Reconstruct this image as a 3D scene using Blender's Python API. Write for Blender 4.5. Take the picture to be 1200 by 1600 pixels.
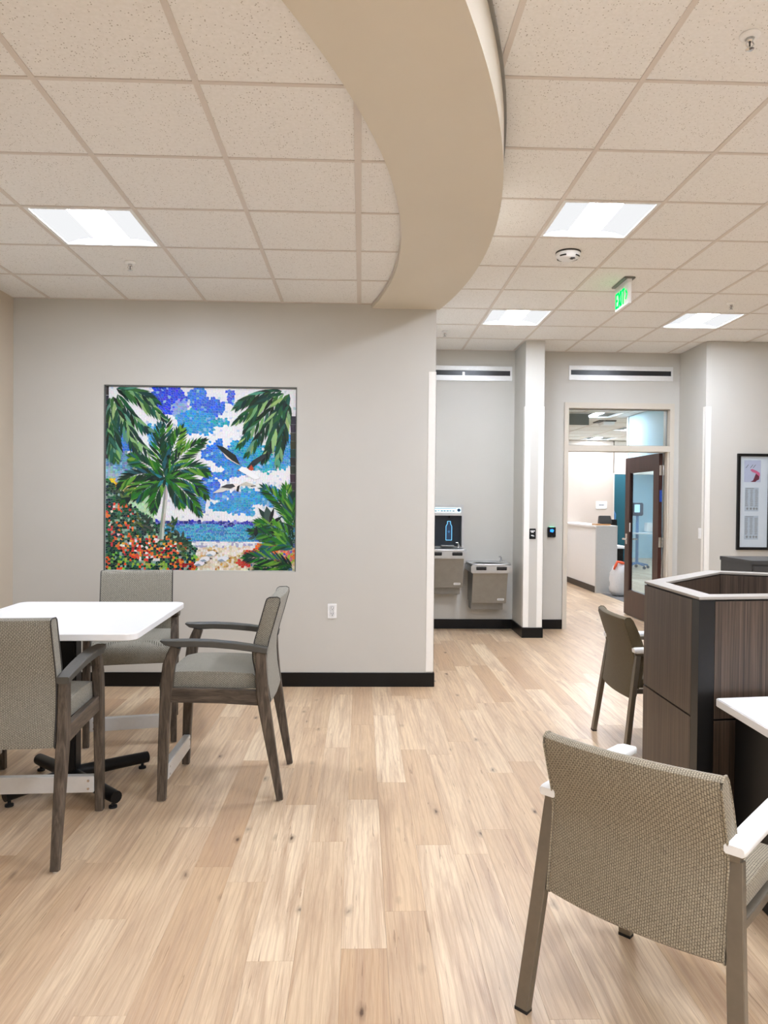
import bpy, bmesh, math, random
from mathutils import Vector, Matrix
rnd = random.Random(7)
for o in list(bpy.data.objects):
    bpy.data.objects.remove(o)
sc = bpy.context.scene
C = sc.collection
PI = math.pi

# ------------------------------------------------------------------ camera
CAMZ = 1.49
YAW, PITCH, ROLL, FPX = 0.03167, -0.01408, 0.0094, 1140.1
fw = Vector((math.sin(YAW)*math.cos(PITCH), math.cos(YAW)*math.cos(PITCH), math.sin(PITCH)))
rt = Vector((math.cos(YAW), -math.sin(YAW), 0)); up = rt.cross(fw)
rt2 = rt*math.cos(ROLL) + up*math.sin(ROLL); up2 = up*math.cos(ROLL) - rt*math.sin(ROLL)
cam = bpy.data.cameras.new('camera'); camo = bpy.data.objects.new('camera', cam); C.objects.link(camo)
camo.matrix_world = Matrix(((rt2.x, up2.x, -fw.x, 0), (rt2.y, up2.y, -fw.y, 0), (rt2.z, up2.z, -fw.z, CAMZ), (0, 0, 0, 1)))
cam.sensor_fit = 'VERTICAL'; cam.sensor_height = 36.0; cam.lens = FPX/1600*36.0
cam.clip_start = 0.05; cam.clip_end = 100
sc.camera = camo

# ------------------------------------------------------------------ world / exposure
w = bpy.data.worlds.new('world'); sc.world = w; w.use_nodes = True
w.node_tree.nodes['Background'].inputs[0].default_value = (0.9, 0.95, 1.0, 1)
w.node_tree.nodes['Background'].inputs[1].default_value = 0.3
sc.view_settings.view_transform = 'Standard'; sc.view_settings.look = 'None'
sc.view_settings.gamma = 1.0; sc.view_settings.use_curve_mapping = False
sc.view_settings.exposure = 1.40
LENS_E, SIDE_E = 46.0, 0.36         # troffer lens radiance; side reflectors get a set glow instead of lens light

# ------------------------------------------------------------------ materials
def lin(c):
    return tuple((x/255/12.92 if x/255 <= 0.04045 else ((x/255+0.055)/1.055)**2.4) for x in c) + (1.0,)
MATS = {}
class NT:
    def __init__(s, name):
        m = bpy.data.materials.new(name); m.use_nodes = True; s.m = m; s.t = m.node_tree
        s.t.nodes.clear(); s.out = s.n('ShaderNodeOutputMaterial')
    def n(s, k, **kw):
        nd = s.t.nodes.new(k)
        for a, b in kw.items(): setattr(nd, a, b)
        return nd
    def l(s, a, b): s.t.links.new(a, b)
    def bsdf(s, col=None, rough=0.6, metal=0.0, spec=0.5):
        b = s.n('ShaderNodeBsdfPrincipled')
        if col is not None: b.inputs['Base Color'].default_value = col
        b.inputs['Roughness'].default_value = rough; b.inputs['Metallic'].default_value = metal
        b.inputs['Specular IOR Level'].default_value = spec
        s.l(b.outputs[0], s.out.inputs[0]); s.b = b; return b
    def mapping(s, coord='Object', scale=(1, 1, 1), rot=(0, 0, 0)):
        if coord == 'World':
            src = s.n('ShaderNodeNewGeometry').outputs['Position']
        else:
            src = s.n('ShaderNodeTexCoord').outputs[coord]
        mp = s.n('ShaderNodeMapping'); mp.inputs['Scale'].default_value = scale; mp.inputs['Rotation'].default_value = rot
        s.l(src, mp.inputs[0]); return mp.outputs[0]
    def noise(s, vec, scale, detail=4, rough=0.5, dist=0.0):
        n = s.n('ShaderNodeTexNoise'); n.inputs['Scale'].default_value = scale; n.inputs['Detail'].default_value = detail
        n.inputs['Roughness'].default_value = rough; n.inputs['Distortion'].default_value = dist
        s.l(vec, n.inputs['Vector']); return n
    def ramp(s, fac, stops):
        r = s.n('ShaderNodeValToRGB'); e = r.color_ramp.elements
        while len(e) < len(stops): e.new(0.5)
        for k, (p, c) in enumerate(stops): e[k].position = p; e[k].color = c
        s.l(fac, r.inputs[0]); return r
    def mix(s, fac, a, b, mode='MIX'):
        m = s.n('ShaderNodeMix', data_type='RGBA', blend_type=mode)
        for sock, v in ((m.inputs[0], fac), (m.inputs[6], a), (m.inputs[7], b)):
            if isinstance(v, (int, float)): sock.default_value = v
            elif isinstance(v, tuple): sock.default_value = v
            else: s.l(v, sock)
        return m.outputs[2]
    def math(s, op, a, b=None, clamp=False):
        m = s.n('ShaderNodeMath', operation=op); m.use_clamp = clamp
        for k, v in enumerate((a, b)):
            if v is None: continue
            if isinstance(v, (int, float)): m.inputs[k].default_value = v
            else: s.l(v, m.inputs[k])
        return m.outputs[0]
    def bump(s, h, strength=0.2, dist=0.002):
        b = s.n('ShaderNodeBump'); b.inputs['Strength'].default_value = strength; b.inputs['Distance'].default_value = dist
        s.l(h, b.inputs['Height']); s.l(b.outputs[0], s.b.inputs['Normal'])

def plain(name, rgb, rough=0.5, metal=0.0, spec=0.5, var=0.04, nscale=40, bump=0.0):
    t = NT(name); t.bsdf(lin(rgb), rough, metal, spec)
    n = t.noise(t.mapping('Object'), nscale, 3)
    lo = tuple(x*(1-var) for x in lin(rgb)[:3])+(1,); hi = tuple(min(1, x*(1+var)) for x in lin(rgb)[:3])+(1,)
    r = t.ramp(n.outputs[0], [(0.3, lo), (0.7, hi)]); t.l(r.outputs[0], t.b.inputs['Base Color'])
    if bump: t.bump(n.outputs[0], bump, 0.001)
    MATS[name] = t.m; return t.m
def emit(name, rgb, strength):
    t = NT(name); e = t.n('ShaderNodeEmission'); e.inputs[0].default_value = lin(rgb); e.inputs[1].default_value = strength
    t.l(e.outputs[0], t.out.inputs[0]); MATS[name] = t.m; return t.m

plain('paint', (202, 199, 191), 0.42, var=0.012, nscale=3, bump=0.02)
plain('paint_left', (206, 193, 174), 0.45, var=0.012, nscale=3)
plain('soffit_paint', (222, 213, 196), 0.5, var=0.012, nscale=3)
plain('far_beige', (196, 182, 168), 0.6, var=0.01)
plain('white_paint', (240, 240, 238), 0.45, var=0.01)
plain('vinyl_white', (244, 241, 234), 0.35, var=0.01)
plain('black_base', (9, 9, 10), 0.3, 0.0, 0.3, var=0.1)
plain('black_metal', (10, 10, 12), 0.4, 0.0, 0.35, var=0.1)
plain('charcoal', (58, 57, 56), 0.45, var=0.05)
plain('dark_post', (30, 28, 27), 0.38, 0.3, var=0.05)
plain('cap_metal', (160, 152, 142), 0.4, var=0.02)
plain('table_white', (246, 246, 246), 0.3, var=0.005)
plain('arm_grey', (78, 76, 71), 0.42, var=0.05)
plain('arm_white', (245, 245, 243), 0.35, var=0.005)
plain('bronze', (124, 116, 103), 0.34, 0.5, var=0.05)
plain('brushed_steel', (200, 200, 198), 0.34, 0.7, var=0.04, nscale=20)
plain('steel_dark', (146, 145, 140), 0.42, 0.6, var=0.05, nscale=15)
plain('chrome', (225, 225, 225), 0.15, 1.0, var=0.02)
plain('aluminium', (228, 228, 226), 0.42, 0.35, var=0.02)
plain('slot_black', (10, 10, 12), 0.3, var=0.1)
plain('frame_paint', (208, 199, 184), 0.4, var=0.01)
plain('tee', (222, 213, 204), 0.5, var=0.01)
plain('grout', (236, 236, 232), 0.8, var=0.02)
plain('niche_grey', (96, 100, 96), 0.6, var=0.03)
plain('plastic_white', (244, 244, 242), 0.35, var=0.005)
plain('plastic_black', (8, 8, 9), 0.35, 0.0, 0.35, var=0.05)
plain('ink', (70, 72, 76), 0.6, var=0.05)
plain('paper', (236, 240, 245), 0.7, var=0.01)
plain('paper_blue', (205, 214, 224), 0.7, var=0.02)
plain('print_lilac', (205, 208, 228), 0.7, var=0.02)
plain('print_pink', (226, 110, 150), 0.7, var=0.05)
plain('print_dark', (120, 35, 60), 0.7, var=0.1)
plain('teal', (10, 78, 90), 0.7, var=0.02)
plain('pale_blue', (192, 224, 236), 0.6, var=0.01)
plain('grey_laminate', (205, 206, 204), 0.5, var=0.02)
plain('carpet', (118, 116, 116), 0.95, var=0.15, nscale=120)
plain('bag_white', (232, 234, 236), 0.28, var=0.03)
plain('bag_orange', (238, 96, 52), 0.4, var=0.05)
plain('tan_wood', (190, 142, 92), 0.5, var=0.08)
plain('screen_blue', (60, 120, 170), 0.3, var=0.1)
plain('dark_blue', (34, 62, 92), 0.4, var=0.1)
plain('basin_dark', (24, 34, 44), 0.3, var=0.1)
plain('label_blue', (24, 66, 160), 0.4)
plain('red_led', (200, 60, 50), 0.4)
plain('panel_grey', (120, 128, 128), 0.5, var=0.02)
plain('coil_silver', (170, 172, 175), 0.3, 0.8)
plain('rubber', (25, 25, 26), 0.7, var=0.1)
emit('lens', (230, 239, 255), LENS_E); emit('lens_far', (232, 240, 255), LENS_E*1.2); emit('reflector_glow', (250, 251, 253), SIDE_E)
emit('exit_green', (0, 214, 80), 1.0)
emit('led_blue', (40, 120, 240), 1.2); emit('led_mint', (120, 240, 190), 1.0)
emit('bottle_light', (110, 190, 235), 0.9)
emit('panel_cyan', (190, 235, 250), 0.9)

def mat_wood_floor():
    t = NT('oak_plank'); b = t.bsdf(None, 0.34, spec=0.45)
    pos = t.n('ShaderNodeNewGeometry').outputs['Position']
    info = t.n('ShaderNodeObjectInfo').outputs['Random']
    comb = t.n('ShaderNodeCombineXYZ'); t.l(t.math('MULTIPLY', info, 37.0), comb.inputs[0]); t.l(t.math('MULTIPLY', info, 91.0), comb.inputs[1])
    add = t.n('ShaderNodeVectorMath', operation='ADD'); t.l(pos, add.inputs[0]); t.l(comb.outputs[0], add.inputs[1])
    def mp(s):
        m = t.n('ShaderNodeMapping'); m.inputs['Scale'].default_value = s; t.l(add.outputs[0], m.inputs[0]); return m.outputs[0]
    tone = t.ramp(info, [(0.0, lin((232, 208, 175))), (0.18, lin((210, 180, 144))), (0.35, lin((237, 214, 182))), (0.55, lin((225, 198, 163))), (0.72, lin((198, 165, 130))), (1.0, lin((238, 217, 185)))])
    wide = t.noise(mp((11, 0.8, 1)), 1.6, 6, 0.62, 0.8)            # broad streaks
    c1 = t.mix(t.ramp(wide.outputs[0], [(0.42, (0, 0, 0, 1)), (0.72, (1, 1, 1, 1))]).outputs[0], tone.outputs[0], lin((186, 156, 128)))
    fine = t.noise(mp((150, 3.0, 1)), 2.2, 6, 0.68, 0.5)
    fr = t.ramp(fine.outputs[0], [(0.35, (0.78, 0.74, 0.70, 1)), (0.6, (1, 1, 1, 1))])
    c2 = t.mix(0.75, c1, fr.outputs[0], 'MULTIPLY')
    ring = t.n('ShaderNodeTexWave', wave_type='BANDS', bands_direction='X')
    ring.inputs['Scale'].default_value = 5; ring.inputs['Distortion'].default_value = 9; ring.inputs['Detail'].default_value = 3; ring.inputs['Detail Scale'].default_value = 0.8
    t.l(mp((2.6, 0.35, 1)), ring.inputs['Vector'])
    c3 = t.mix(t.math('MULTIPLY', t.ramp(ring.outputs[0], [(0.72, (0, 0, 0, 1)), (0.95, (1, 1, 1, 1))]).outputs[0], 0.22), c2, lin((168, 126, 92)))
    # knots
    v = t.n('ShaderNodeTexVoronoi'); v.inputs['Scale'].default_value = 1.0; v.inputs['Randomness'].default_value = 1.0
    wob = t.noise(mp((40, 22, 1)), 1.0, 2); wv = t.n('ShaderNodeVectorMath', operation='MULTIPLY_ADD')
    t.l(wob.outputs['Color'], wv.inputs[0]); wv.inputs[1].default_value = (0.16, 0.12, 0); t.l(mp((8.0, 3.4, 1)), wv.inputs[2])
    t.l(wv.outputs[0], v.inputs['Vector'])
    kn = t.ramp(v.outputs['Distance'], [(0.03, (1, 1, 1, 1)), (0.075, (0.35, 0.35, 0.35, 1)), (0.17, (0, 0, 0, 1))])
    sel = t.n('ShaderNodeSeparateColor'); t.l(v.outputs['Color'], sel.inputs[0])
    pick = t.math('GREATER_THAN', sel.outputs[0], 0.50)
    c4 = t.mix(t.math('MULTIPLY', t.math('MULTIPLY', kn.outputs[0], pick), 0.95), c3, lin((78, 52, 34)))
    # dark cracks
    cr = t.noise(mp((48, 2.4, 1)), 1.0, 4, 0.55, 1.4)
    ck = t.ramp(cr.outputs[0], [(0.665, (0, 0, 0, 1)), (0.70, (1, 1, 1, 1))])
    c5 = t.mix(t.math('MULTIPLY', ck.outputs[0], 0.5), c4, lin((120, 84, 56)))
    t.l(c5, b.inputs['Base Color'])
    t.bump(fine.outputs[0], 0.08, 0.001)
    MATS['oak'] = t.m
mat_wood_floor()

def mat_tile():
    t = NT('acoustic_tile'); b = t.bsdf(None, 0.9, spec=0.2)
    p = t.mapping('World')
    v = t.n('ShaderNodeTexVoronoi'); v.inputs['Scale'].default_value = 95; t.l(p, v.inputs['Vector'])
    n = t.noise(p, 24, 3)
    thr = t.math('MULTIPLY', n.outputs[0], 0.42)
    sel = t.n('ShaderNodeSeparateColor'); t.l(v.outputs['Color'], sel.inputs[0])
    hole = t.math('MULTIPLY', t.math('LESS_THAN', v.outputs['Distance'], thr), t.math('GREATER_THAN', sel.outputs[0], 0.55))
    base = t.ramp(t.noise(p, 60, 3).outputs[0], [(0.3, lin((240, 238, 234))), (0.7, lin((247, 245, 242)))])
    t.l(t.mix(t.math('MULTIPLY', hole, 0.65), base.outputs[0], lin((140, 126, 110))), b.inputs['Base Color'])
    MATS['tile'] = t.m
mat_tile()

def mat_fabric(name, light, dark, cw, ch, rot=0.0, axis='xz', amt=0.8):
    t = NT(name); b = t.bsdf(None, 0.85, spec=0.25)
    b.inputs['Sheen Weight'].default_value = 0.15
    co = t.n('ShaderNodeTexCoord').outputs['Object']
    sp = t.n('ShaderNodeSeparateXYZ'); t.l(co, sp.inputs[0])
    # follow cloth: lateral = x, run = y+z
    nn = t.n('ShaderNodeTexCoord').outputs['Normal']; sn = t.n('ShaderNodeSeparateXYZ'); t.l(nn, sn.inputs[0])
    side = t.math('GREATER_THAN', t.math('ABSOLUTE', sn.outputs[0]), 0.72); front = t.math('SUBTRACT', 1.0, side)
    run = t.math('ADD', sp.outputs[2], t.math('MULTIPLY', sp.outputs[1], front))
    lat = t.math('ADD', t.math('MULTIPLY', sp.outputs[0], front), t.math('MULTIPLY', sp.outputs[1], side))
    cb = t.n('ShaderNodeCombineXYZ'); t.l(run, cb.inputs[0]); t.l(lat, cb.inputs[1])
    br = t.n('ShaderNodeTexBrick'); br.offset = 0.5
    br.inputs['Scale'].default_value = 1.0; br.inputs['Brick Width'].default_value = ch; br.inputs['Row Height'].default_value = cw
    br.inputs['Mortar Size'].default_value = cw*0.26; br.inputs['Mortar Smooth'].default_value = 0.8
    br.inputs['Color1'].default_value = lin(light); br.inputs['Color2'].default_value = tuple(x*0.86 for x in lin(light)[:3])+(1,); br.inputs['Mortar'].default_value = lin(dark)
    t.l(cb.outputs[0], br.inputs['Vector'])
    n = t.noise(co, 260, 2)
    c = t.mix(0.35, br.outputs['Color'], t.ramp(n.outputs[0], [(0.3, lin(dark)), (0.7, lin(light))]).outputs[0])
    t.l(c, b.inputs['Base Color']); t.bump(t.math('SUBTRACT', 1.0, br.outputs['Fac']), 0.5, 0.0015)
    MATS[name] = t.m
mat_fabric('weave_grey', (178, 173, 158), (80, 76, 66), 0.0066, 0.0104)
mat_fabric('weave_taupe', (182, 170, 146), (82, 72, 56), 0.0062, 0.0095)
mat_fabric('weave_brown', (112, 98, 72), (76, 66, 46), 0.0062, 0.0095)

def mat_grain(name, dark, mid, light, scale=(60, 60, 3), rough=0.4):
    t = NT(name); b = t.bsdf(None, rough, spec=0.4)
    n = t.noise(t.mapping('Object', scale), 1.0, 4, 0.6, 0.6)
    n2 = t.noise(t.mapping('Object', tuple(s*0.22 for s in scale)), 1.0, 3, 0.5, 1.5)
    r = t.ramp(n.outputs[0], [(0.3, lin(dark)), (0.5, lin(mid)), (0.7, lin(light))])
    r2 = t.ramp(n2.outputs[0], [(0.35, (0.78, 0.78, 0.78, 1)), (0.65, (1.1, 1.1, 1.1, 1))])
    t.l(t.mix(0.8, r.outputs[0], r2.outputs[0], 'MULTIPLY'), b.inputs['Base Color'])
    t.bump(n.outputs[0], 0.06, 0.001); MATS[name] = t.m
mat_grain('chair_wood', (58, 50, 43), (84, 74, 64), (112, 99, 86), (60, 60, 9))
mat_grain('rail_wood', (58, 50, 43), (84, 74, 64), (112, 99, 86), (60, 8, 70))
mat_grain('zebra', (50, 39, 32), (76, 62, 51), (104, 87, 73), (150, 150, 1.6), 0.38)
mat_grain('door_wood', (44, 24, 21), (60, 33, 28), (78, 45, 37), (90, 90, 3), 0.3)

def mat_glass(name, tint, gloss=0.12):
    t = NT(name); tr = t.n('ShaderNodeBsdfTransparent'); tr.inputs[0].default_value = lin(tint)
    g = t.n('ShaderNodeBsdfGlossy'); g.inputs['Roughness'].default_value = 0.03
    fr = t.n('ShaderNodeFresnel'); fr.inputs[0].default_value = 1.45
    f = t.math('ADD', t.math('MULTIPLY', fr.outputs[0], 0.45), gloss*0.05, clamp=True)
    m = t.n('ShaderNodeMixShader'); t.l(f, m.inputs[0]); t.l(tr.outputs[0], m.inputs[1]); t.l(g.outputs[0], m.inputs[2])
    t.l(m.outputs[0], t.out.inputs[0]); MATS[name] = t.m
mat_glass('glass_door', (236, 248, 252)); mat_glass('glass_transom', (248, 253, 254)); mat_glass('glass_print', (250, 252, 253), 0.02)

def mat_attr():
    t = NT('mosaic_glass'); b = t.bsdf(None, 0.25, spec=0.5)
    a = t.n('ShaderNodeAttribute'); a.attribute_name = 'Col'; t.l(a.outputs['Color'], b.inputs['Base Color']); MATS['mosaic'] = t.m
mat_attr()

# ------------------------------------------------------------------ mesh helpers
class MB:
    def __init__(s): s.v = []; s.f = []; s.c = []
    def add(s, v, f, col=None):
        k = len(s.v); s.v += [tuple(p) for p in v]; s.f += [[i+k for i in q] for q in f]
        s.c += [col]*len(f); return s
    def box(s, x0, x1, y0, y1, z0, z1):
        v = [(x, y, z) for z in (z0, z1) for y in (y0, y1) for x in (x0, x1)]
        return s.add(v, [(0, 2, 3, 1), (4, 5, 7, 6), (0, 1, 5, 4), (2, 6, 7, 3), (0, 4, 6, 2), (1, 3, 7, 5)])
    def rings(s, rings, cap=True, closed=False):
        n = len(rings[0]); v = [p for r in rings for p in r]; f = []
        m = len(rings)
        for i in range(m if closed else m-1):
            a, b = i*n, ((i+1) % m)*n
            for j in range(n): f.append((a+j, a+(j+1) % n, b+(j+1) % n, b+j))
        if cap and not closed: f.append(tuple(range(n-1, -1, -1))); f.append(tuple((m-1)*n+j for j in range(n)))
        return s.add(v, f)
    def prism(s, poly, z0, z1):       # poly counter-clockwise in xy
        return s.rings([[(x, y, z0) for x, y in poly], [(x, y, z1) for x, y in poly]])
    def prism_y(s, poly, y0, y1):     # poly in xz
        return s.rings([[(x, y1, z) for x, z in poly], [(x, y0, z) for x, z in poly]])
    def tube(s, pts, r, n=8):
        pts = [Vector(p) for p in pts]; rg = []
        rr = r if isinstance(r, (list, tuple)) else [r]*len(pts)
        for i, p in enumerate(pts):
            d = (pts[min(i+1, len(pts)-1)]-pts[max(i-1, 0)]).normalized()
            a = d.cross(Vector((0, 0, 1)) if abs(d.z) < 0.9 else Vector((0, 1, 0))).normalized(); b = d.cross(a)
            rg.append([p+(a*math.cos(2*PI*k/n)+b*math.sin(2*PI*k/n))*rr[i] for k in range(n)])
        return s.rings(rg)
    def lathe(s, prof, c=(0, 0, 0), n=20):   # prof: (r,z) pairs
        return s.rings([[(c[0]+r*math.cos(2*PI*k/n), c[1]+r*math.sin(2*PI*k/n), c[2]+z) for k in range(n)] for r, z in prof])
    def sweep(s, x0, path, hw, ht, ch=0.3):  # path (y,z) at fixed x (or per-point x); chamfered rectangle sections
        rg = []; P = [Vector((0, p[0], p[1])) for p in path]
        for i, p in enumerate(P):
            d = (P[min(i+1, len(P)-1)]-P[max(i-1, 0)]).normalized(); nrm = Vector((0, -d.z, d.y))
            a = hw[i] if isinstance(hw, (list, tuple)) else hw; b = ht[i] if isinstance(ht, (list, tuple)) else ht
            x = x0[i] if isinstance(x0, (list, tuple)) else x0
            c = ch*min(a, b)
            sec = [(-a+c, -b), (a-c, -b), (a, -b+c), (a, b-c), (a-c, b), (-a+c, b), (-a, b-c), (-a, -b+c)]
            rg.append([Vector((x+u, 0, 0))+p+nrm*t for u, t in sec])
        return s.rings(rg)
    def build(s, name, mat, parent=None, loc=None, smooth=30, rz=None, bevel=0):
        me = bpy.data.meshes.new(name); me.from_pydata(s.v, [], s.f); me.materials.append(MATS[mat])
        bm = bmesh.new(); bm.from_mesh(me)
        if bevel:
            bmesh.ops.bevel(bm, geom=[e for e in bm.edges if len(e.link_faces) == 2 and e.calc_face_angle(0) > 0.5], offset=bevel, segments=2, affect='EDGES', clamp_overlap=True)
        if not any(c is not None for c in s.c): bmesh.ops.recalc_face_normals(bm, faces=bm.faces)
        bm.to_mesh(me); bm.free()
        if any(c is not None for c in s.c):
            at = me.color_attributes.new('Col', 'FLOAT_COLOR', 'CORNER')
            for p in me.polygons:
                c = s.c[p.index] or (1, 1, 1, 1)
                for li in p.loop_indices: at.data[li].color = c
        if smooth:
            me.shade_smooth(); me.set_sharp_from_angle(angle=math.radians(smooth))
        return link(name, me, parent, loc, rz)
def link(name, me, parent=None, loc=None, rz=None):
    o = bpy.data.objects.new(name, me); C.objects.link(o)
    if parent is not None: o.parent = parent
    if loc is not None: o.location = loc
    if rz is not None: o.rotation_euler = (0, 0, rz)
    return o
def tag(o, label, cat, group=None):
    o['label'] = label; o['category'] = cat
    if group: o['group'] = group
    return o
def thing(name, label, cat, loc=(0, 0, 0), rz=0, group=None):
    return tag(link(name, None, None, loc, rz), label, cat, group)
def struct(o, label=None):
    o['kind'] = 'structure'
    if label: o['label'] = label
    return o
def box(name, x0, x1, y0, y1, z0, z1, mat, parent=None, bevel=0, label=None):
    o = MB().box(x0, x1, y0, y1, z0, z1).build(name, mat, parent, bevel=bevel, smooth=30 if bevel else 0)
    if label: o['label'] = label
    return o
def copy_tree(o, parent=None):
    c = o.copy(); C.objects.link(c); c.parent = parent
    for ch in list(o.children): copy_tree(ch, c)
    return c

# ------------------------------------------------------------------ room dimensions
ZL, ZR, ZS = 3.065, 3.278, 3.035       # lower ceiling, upper ceiling, soffit underside
YW, YB, YR = 5.86, 8.57, 7.90          # mosaic wall, alcove/door wall, right-hand wall
XL, XE, XR = -2.75, 0.592, 6.6         # left wall, mosaic wall end, right wall
YN = -4.2                              # wall behind the camera
CX, CY, RI, RO = -5.27, 4.55, 5.50, 6.03   # soffit arcs

# floor
fl = struct(MB().box(XL-0.1, XR+1.6, YN-0.1, 20.2, -0.12, -0.006).build('floor', 'carpet', smooth=0), 'light oak plank floor')
PW, PL = 0.1524, 1.2192
pm = MB(); a, b2 = PW/2-0.00012, PL/2-0.00015
pm.rings([[(-a, -b2, -0.006), (a, -b2, -0.006), (a, b2, -0.006), (-a, b2, -0.006)], [(-a, -b2, -0.0008), (a, -b2, -0.0008), (a, b2, -0.0008), (-a, b2, -0.0008)],
          [(-a+0.0003, -b2+0.0003, 0), (a-0.0003, -b2+0.0003, 0), (a-0.0003, b2-0.0003, 0), (-a+0.0003, b2-0.0003, 0)]])
proto = pm.build('plank', 'oak', fl, smooth=0); pme = proto.data; bpy.data.objects.remove(proto)
def in_room(x, y):
    if y < 5.78: return XL-0.2 < x < XR
    if y < YR-0.1: return XE-0.1 < x < XR
    if y < YB: return XE-0.1 < x < 3.9
    return 1.2 < x < 8.0
field = MB(); nrow = 0
x = XL + 0.03
while x < 8.0:
    off = rnd.uniform(0, PL); y = YN - off; nrow += 1
    while y < 19.8:
        yc = y + PL/2
        if in_room(x, yc) or in_room(x, y+PL*0.9) or in_room(x, y+0.1):
            yy = min(max(y+PL, 0.01), 30)
            vis = (y+PL > 1.9) and any(-0.555*t-0.12 < x < 0.60*t+0.12 for t in (max(y, 1.9), yy))
            if yc > YB: vis = vis and (0.262*yy-0.2 < x < 0.43*yy+0.2) and yc < 15
            if vis: link('plank', pme, fl, (x, yc, 0))
            else: field.box(x-a, x+a, yc-b2, yc+b2, -0.006, 0)
        y += PL
    x += PW
o = field.build('plank_field', 'oak', fl, smooth=0); o['kind'] = 'stuff'

# ------------------------------------------------------------------ ceilings
T = 0.6096
circ = [(CX+(RI+0.012)*math.cos(2*PI*k/240), CY+(RI+0.012)*math.sin(2*PI*k/240)) for k in range(240)]
def clip(poly, half):    # keep n.x <= d
    nx, ny, d = half; out = []
    for i, p in enumerate(poly):
        q = poly[(i+1) % len(poly)]; fp = nx*p[0]+ny*p[1]-d; fq = nx*q[0]+ny*q[1]-d
        if fp <= 0: out.append(p)
        if (fp < 0 < fq) or (fq < 0 < fp):
            t = fp/(fp-fq); out.append((p[0]+(q[0]-p[0])*t, p[1]+(q[1]-p[1])*t))
    return out
def clip_circ(poly):
    c = (sum(p[0] for p in poly)/len(poly), sum(p[1] for p in poly)/len(poly))
    ang = math.atan2(c[1]-CY, c[0]-CX)
    for k in range(-24, 25):
        t = ang + k*PI/120
        poly = clip(poly, (math.cos(t), math.sin(t), CX*math.cos(t)+CY*math.sin(t)+RI+0.012))
        if len(poly) < 3: return []
    return poly
ceil_l = struct(MB().prism([p for p in clip_circ([(XL, YN+3), (0.3, YN+3), (0.3, YW), (XL, YW)])], ZL+0.05, ZL+0.09).build('ceiling', 'niche_grey', smooth=0), 'lower acoustic tile ceiling inside the curved soffit')
ceil_r = struct(MB().box(XL, XR, YN, YB, ZR+0.05, ZR+0.09).build('ceiling', 'niche_grey', smooth=0), 'upper acoustic tile ceiling outside the curved soffit')
XL0, YL0, XR0, YR0 = -0.028, 2.8018, 0.5621, 3.0772
lights_l = {(-3, 2)}
lights_r = {(i, j) for i in (1, 4) for j in (-10, -6, -2, 2, 6)} | {(-2, -10), (-2, -7)}
def tile_poly(x0, y0, x1, y1): return [(x0, y0), (x1, y0), (x1, y1), (x0, y1)]
g = 0.011
tme = None; rest = MB()
for i in range(-6, 1):
    for j in range(-9, 6):
        if (i, j) in lights_l: continue
        x0, y0 = XL0+i*T, YL0+j*T
        p = tile_poly(max(x0+g, XL), y0+g, x0+T-g, min(y0+T-g, YW))
        if p[1][0]-p[0][0] < 0.02 or p[2][1]-p[1][1] < 0.02: continue
        p = clip_circ(p)
        if len(p) < 3: continue
        if y0 < 0.9: rest.prism(p, ZL+0.004, ZL+0.02)
        else: MB().prism(p, ZL+0.004, ZL+0.02).build('ceiling_tile', 'tile', ceil_l, smooth=0)
rest.build('tile_field', 'tile', ceil_l, smooth=0)['kind'] = 'stuff'
for i in range(-6, 2):
    x0 = XL0+i*T; hw = 0.016 if i == 0 else 0.012
    if x0 < XL: continue
    p = clip_circ(tile_poly(x0-hw, -1.5, x0+hw, YW)) if x0 < 0.22 else []
    if len(p) >= 3: MB().prism(p, ZL, ZL+0.012).build('grid_tee', 'tee', ceil_l, smooth=0)
for j in range(-7, 6):
    y0 = YL0+j*T
    if y0 > YW: continue
    for k in range(-5, 1):      # cross tees one tile long
        xa = max(XL0+k*T+0.012-T, XL); xb = XL0+k*T-0.012
        p = clip_circ(tile_poly(xa, y0-0.0095, xb, y0+0.0095))
        if len(p) >= 3 and xb-xa > 0.03: MB().prism(p, ZL+0.001, ZL+0.012).build('grid_tee', 'tee', ceil_l, smooth=0)
    p = clip_circ(tile_poly(XL0+0.016, y0-0.0095, 0.3, y0+0.0095))
    if len(p) >= 3: MB().prism(p, ZL+0.001, ZL+0.012).build('grid_tee', 'tee', ceil_l, smooth=0)
rest = MB()
full = MB().prism(tile_poly(g, g, T-g, T-g), 0.004, 0.02); fme = None
for i in range(-6, 10):
    for j in range(-12, 10):
        if (i, j) in lights_r: continue
        x0, y0 = XR0+i*T, YR0+j*T
        xa, ya, xb, yb = max(x0+g, XL), max(y0+g, YN), min(x0+T-g, XR), min(y0+T-g, YB)
        if xb-xa < 0.03 or yb-ya < 0.03: continue
        if max((px-CX)**2+(py-CY)**2 for px in (xa, xb) for py in (ya, yb)) < (RI+0.1)**2 and yb < YW+0.3: continue
        if xb < XE and ya > YW-0.1: continue
        if y0 < 1.6 or xa > 0.75*yb+0.3:
            rest.box(xa, xb, ya, yb, ZR+0.004, ZR+0.02)
        elif xb-xa > T-2*g-0.001 and yb-ya > T-2*g-0.001:
            if fme is None:
                o = full.build('ceiling_tile', 'tile', ceil_r, (x0, y0, ZR), smooth=0); fme = o.data
            else: link('ceiling_tile', fme, ceil_r, (x0, y0, ZR))
        else: MB().box(xa, xb, ya, yb, ZR+0.004, ZR+0.02).build('ceiling_tile', 'tile', ceil_r, smooth=0)
rest.build('tile_field', 'tile', ceil_r, smooth=0)['kind'] = 'stuff'
far_tees = MB()
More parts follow.
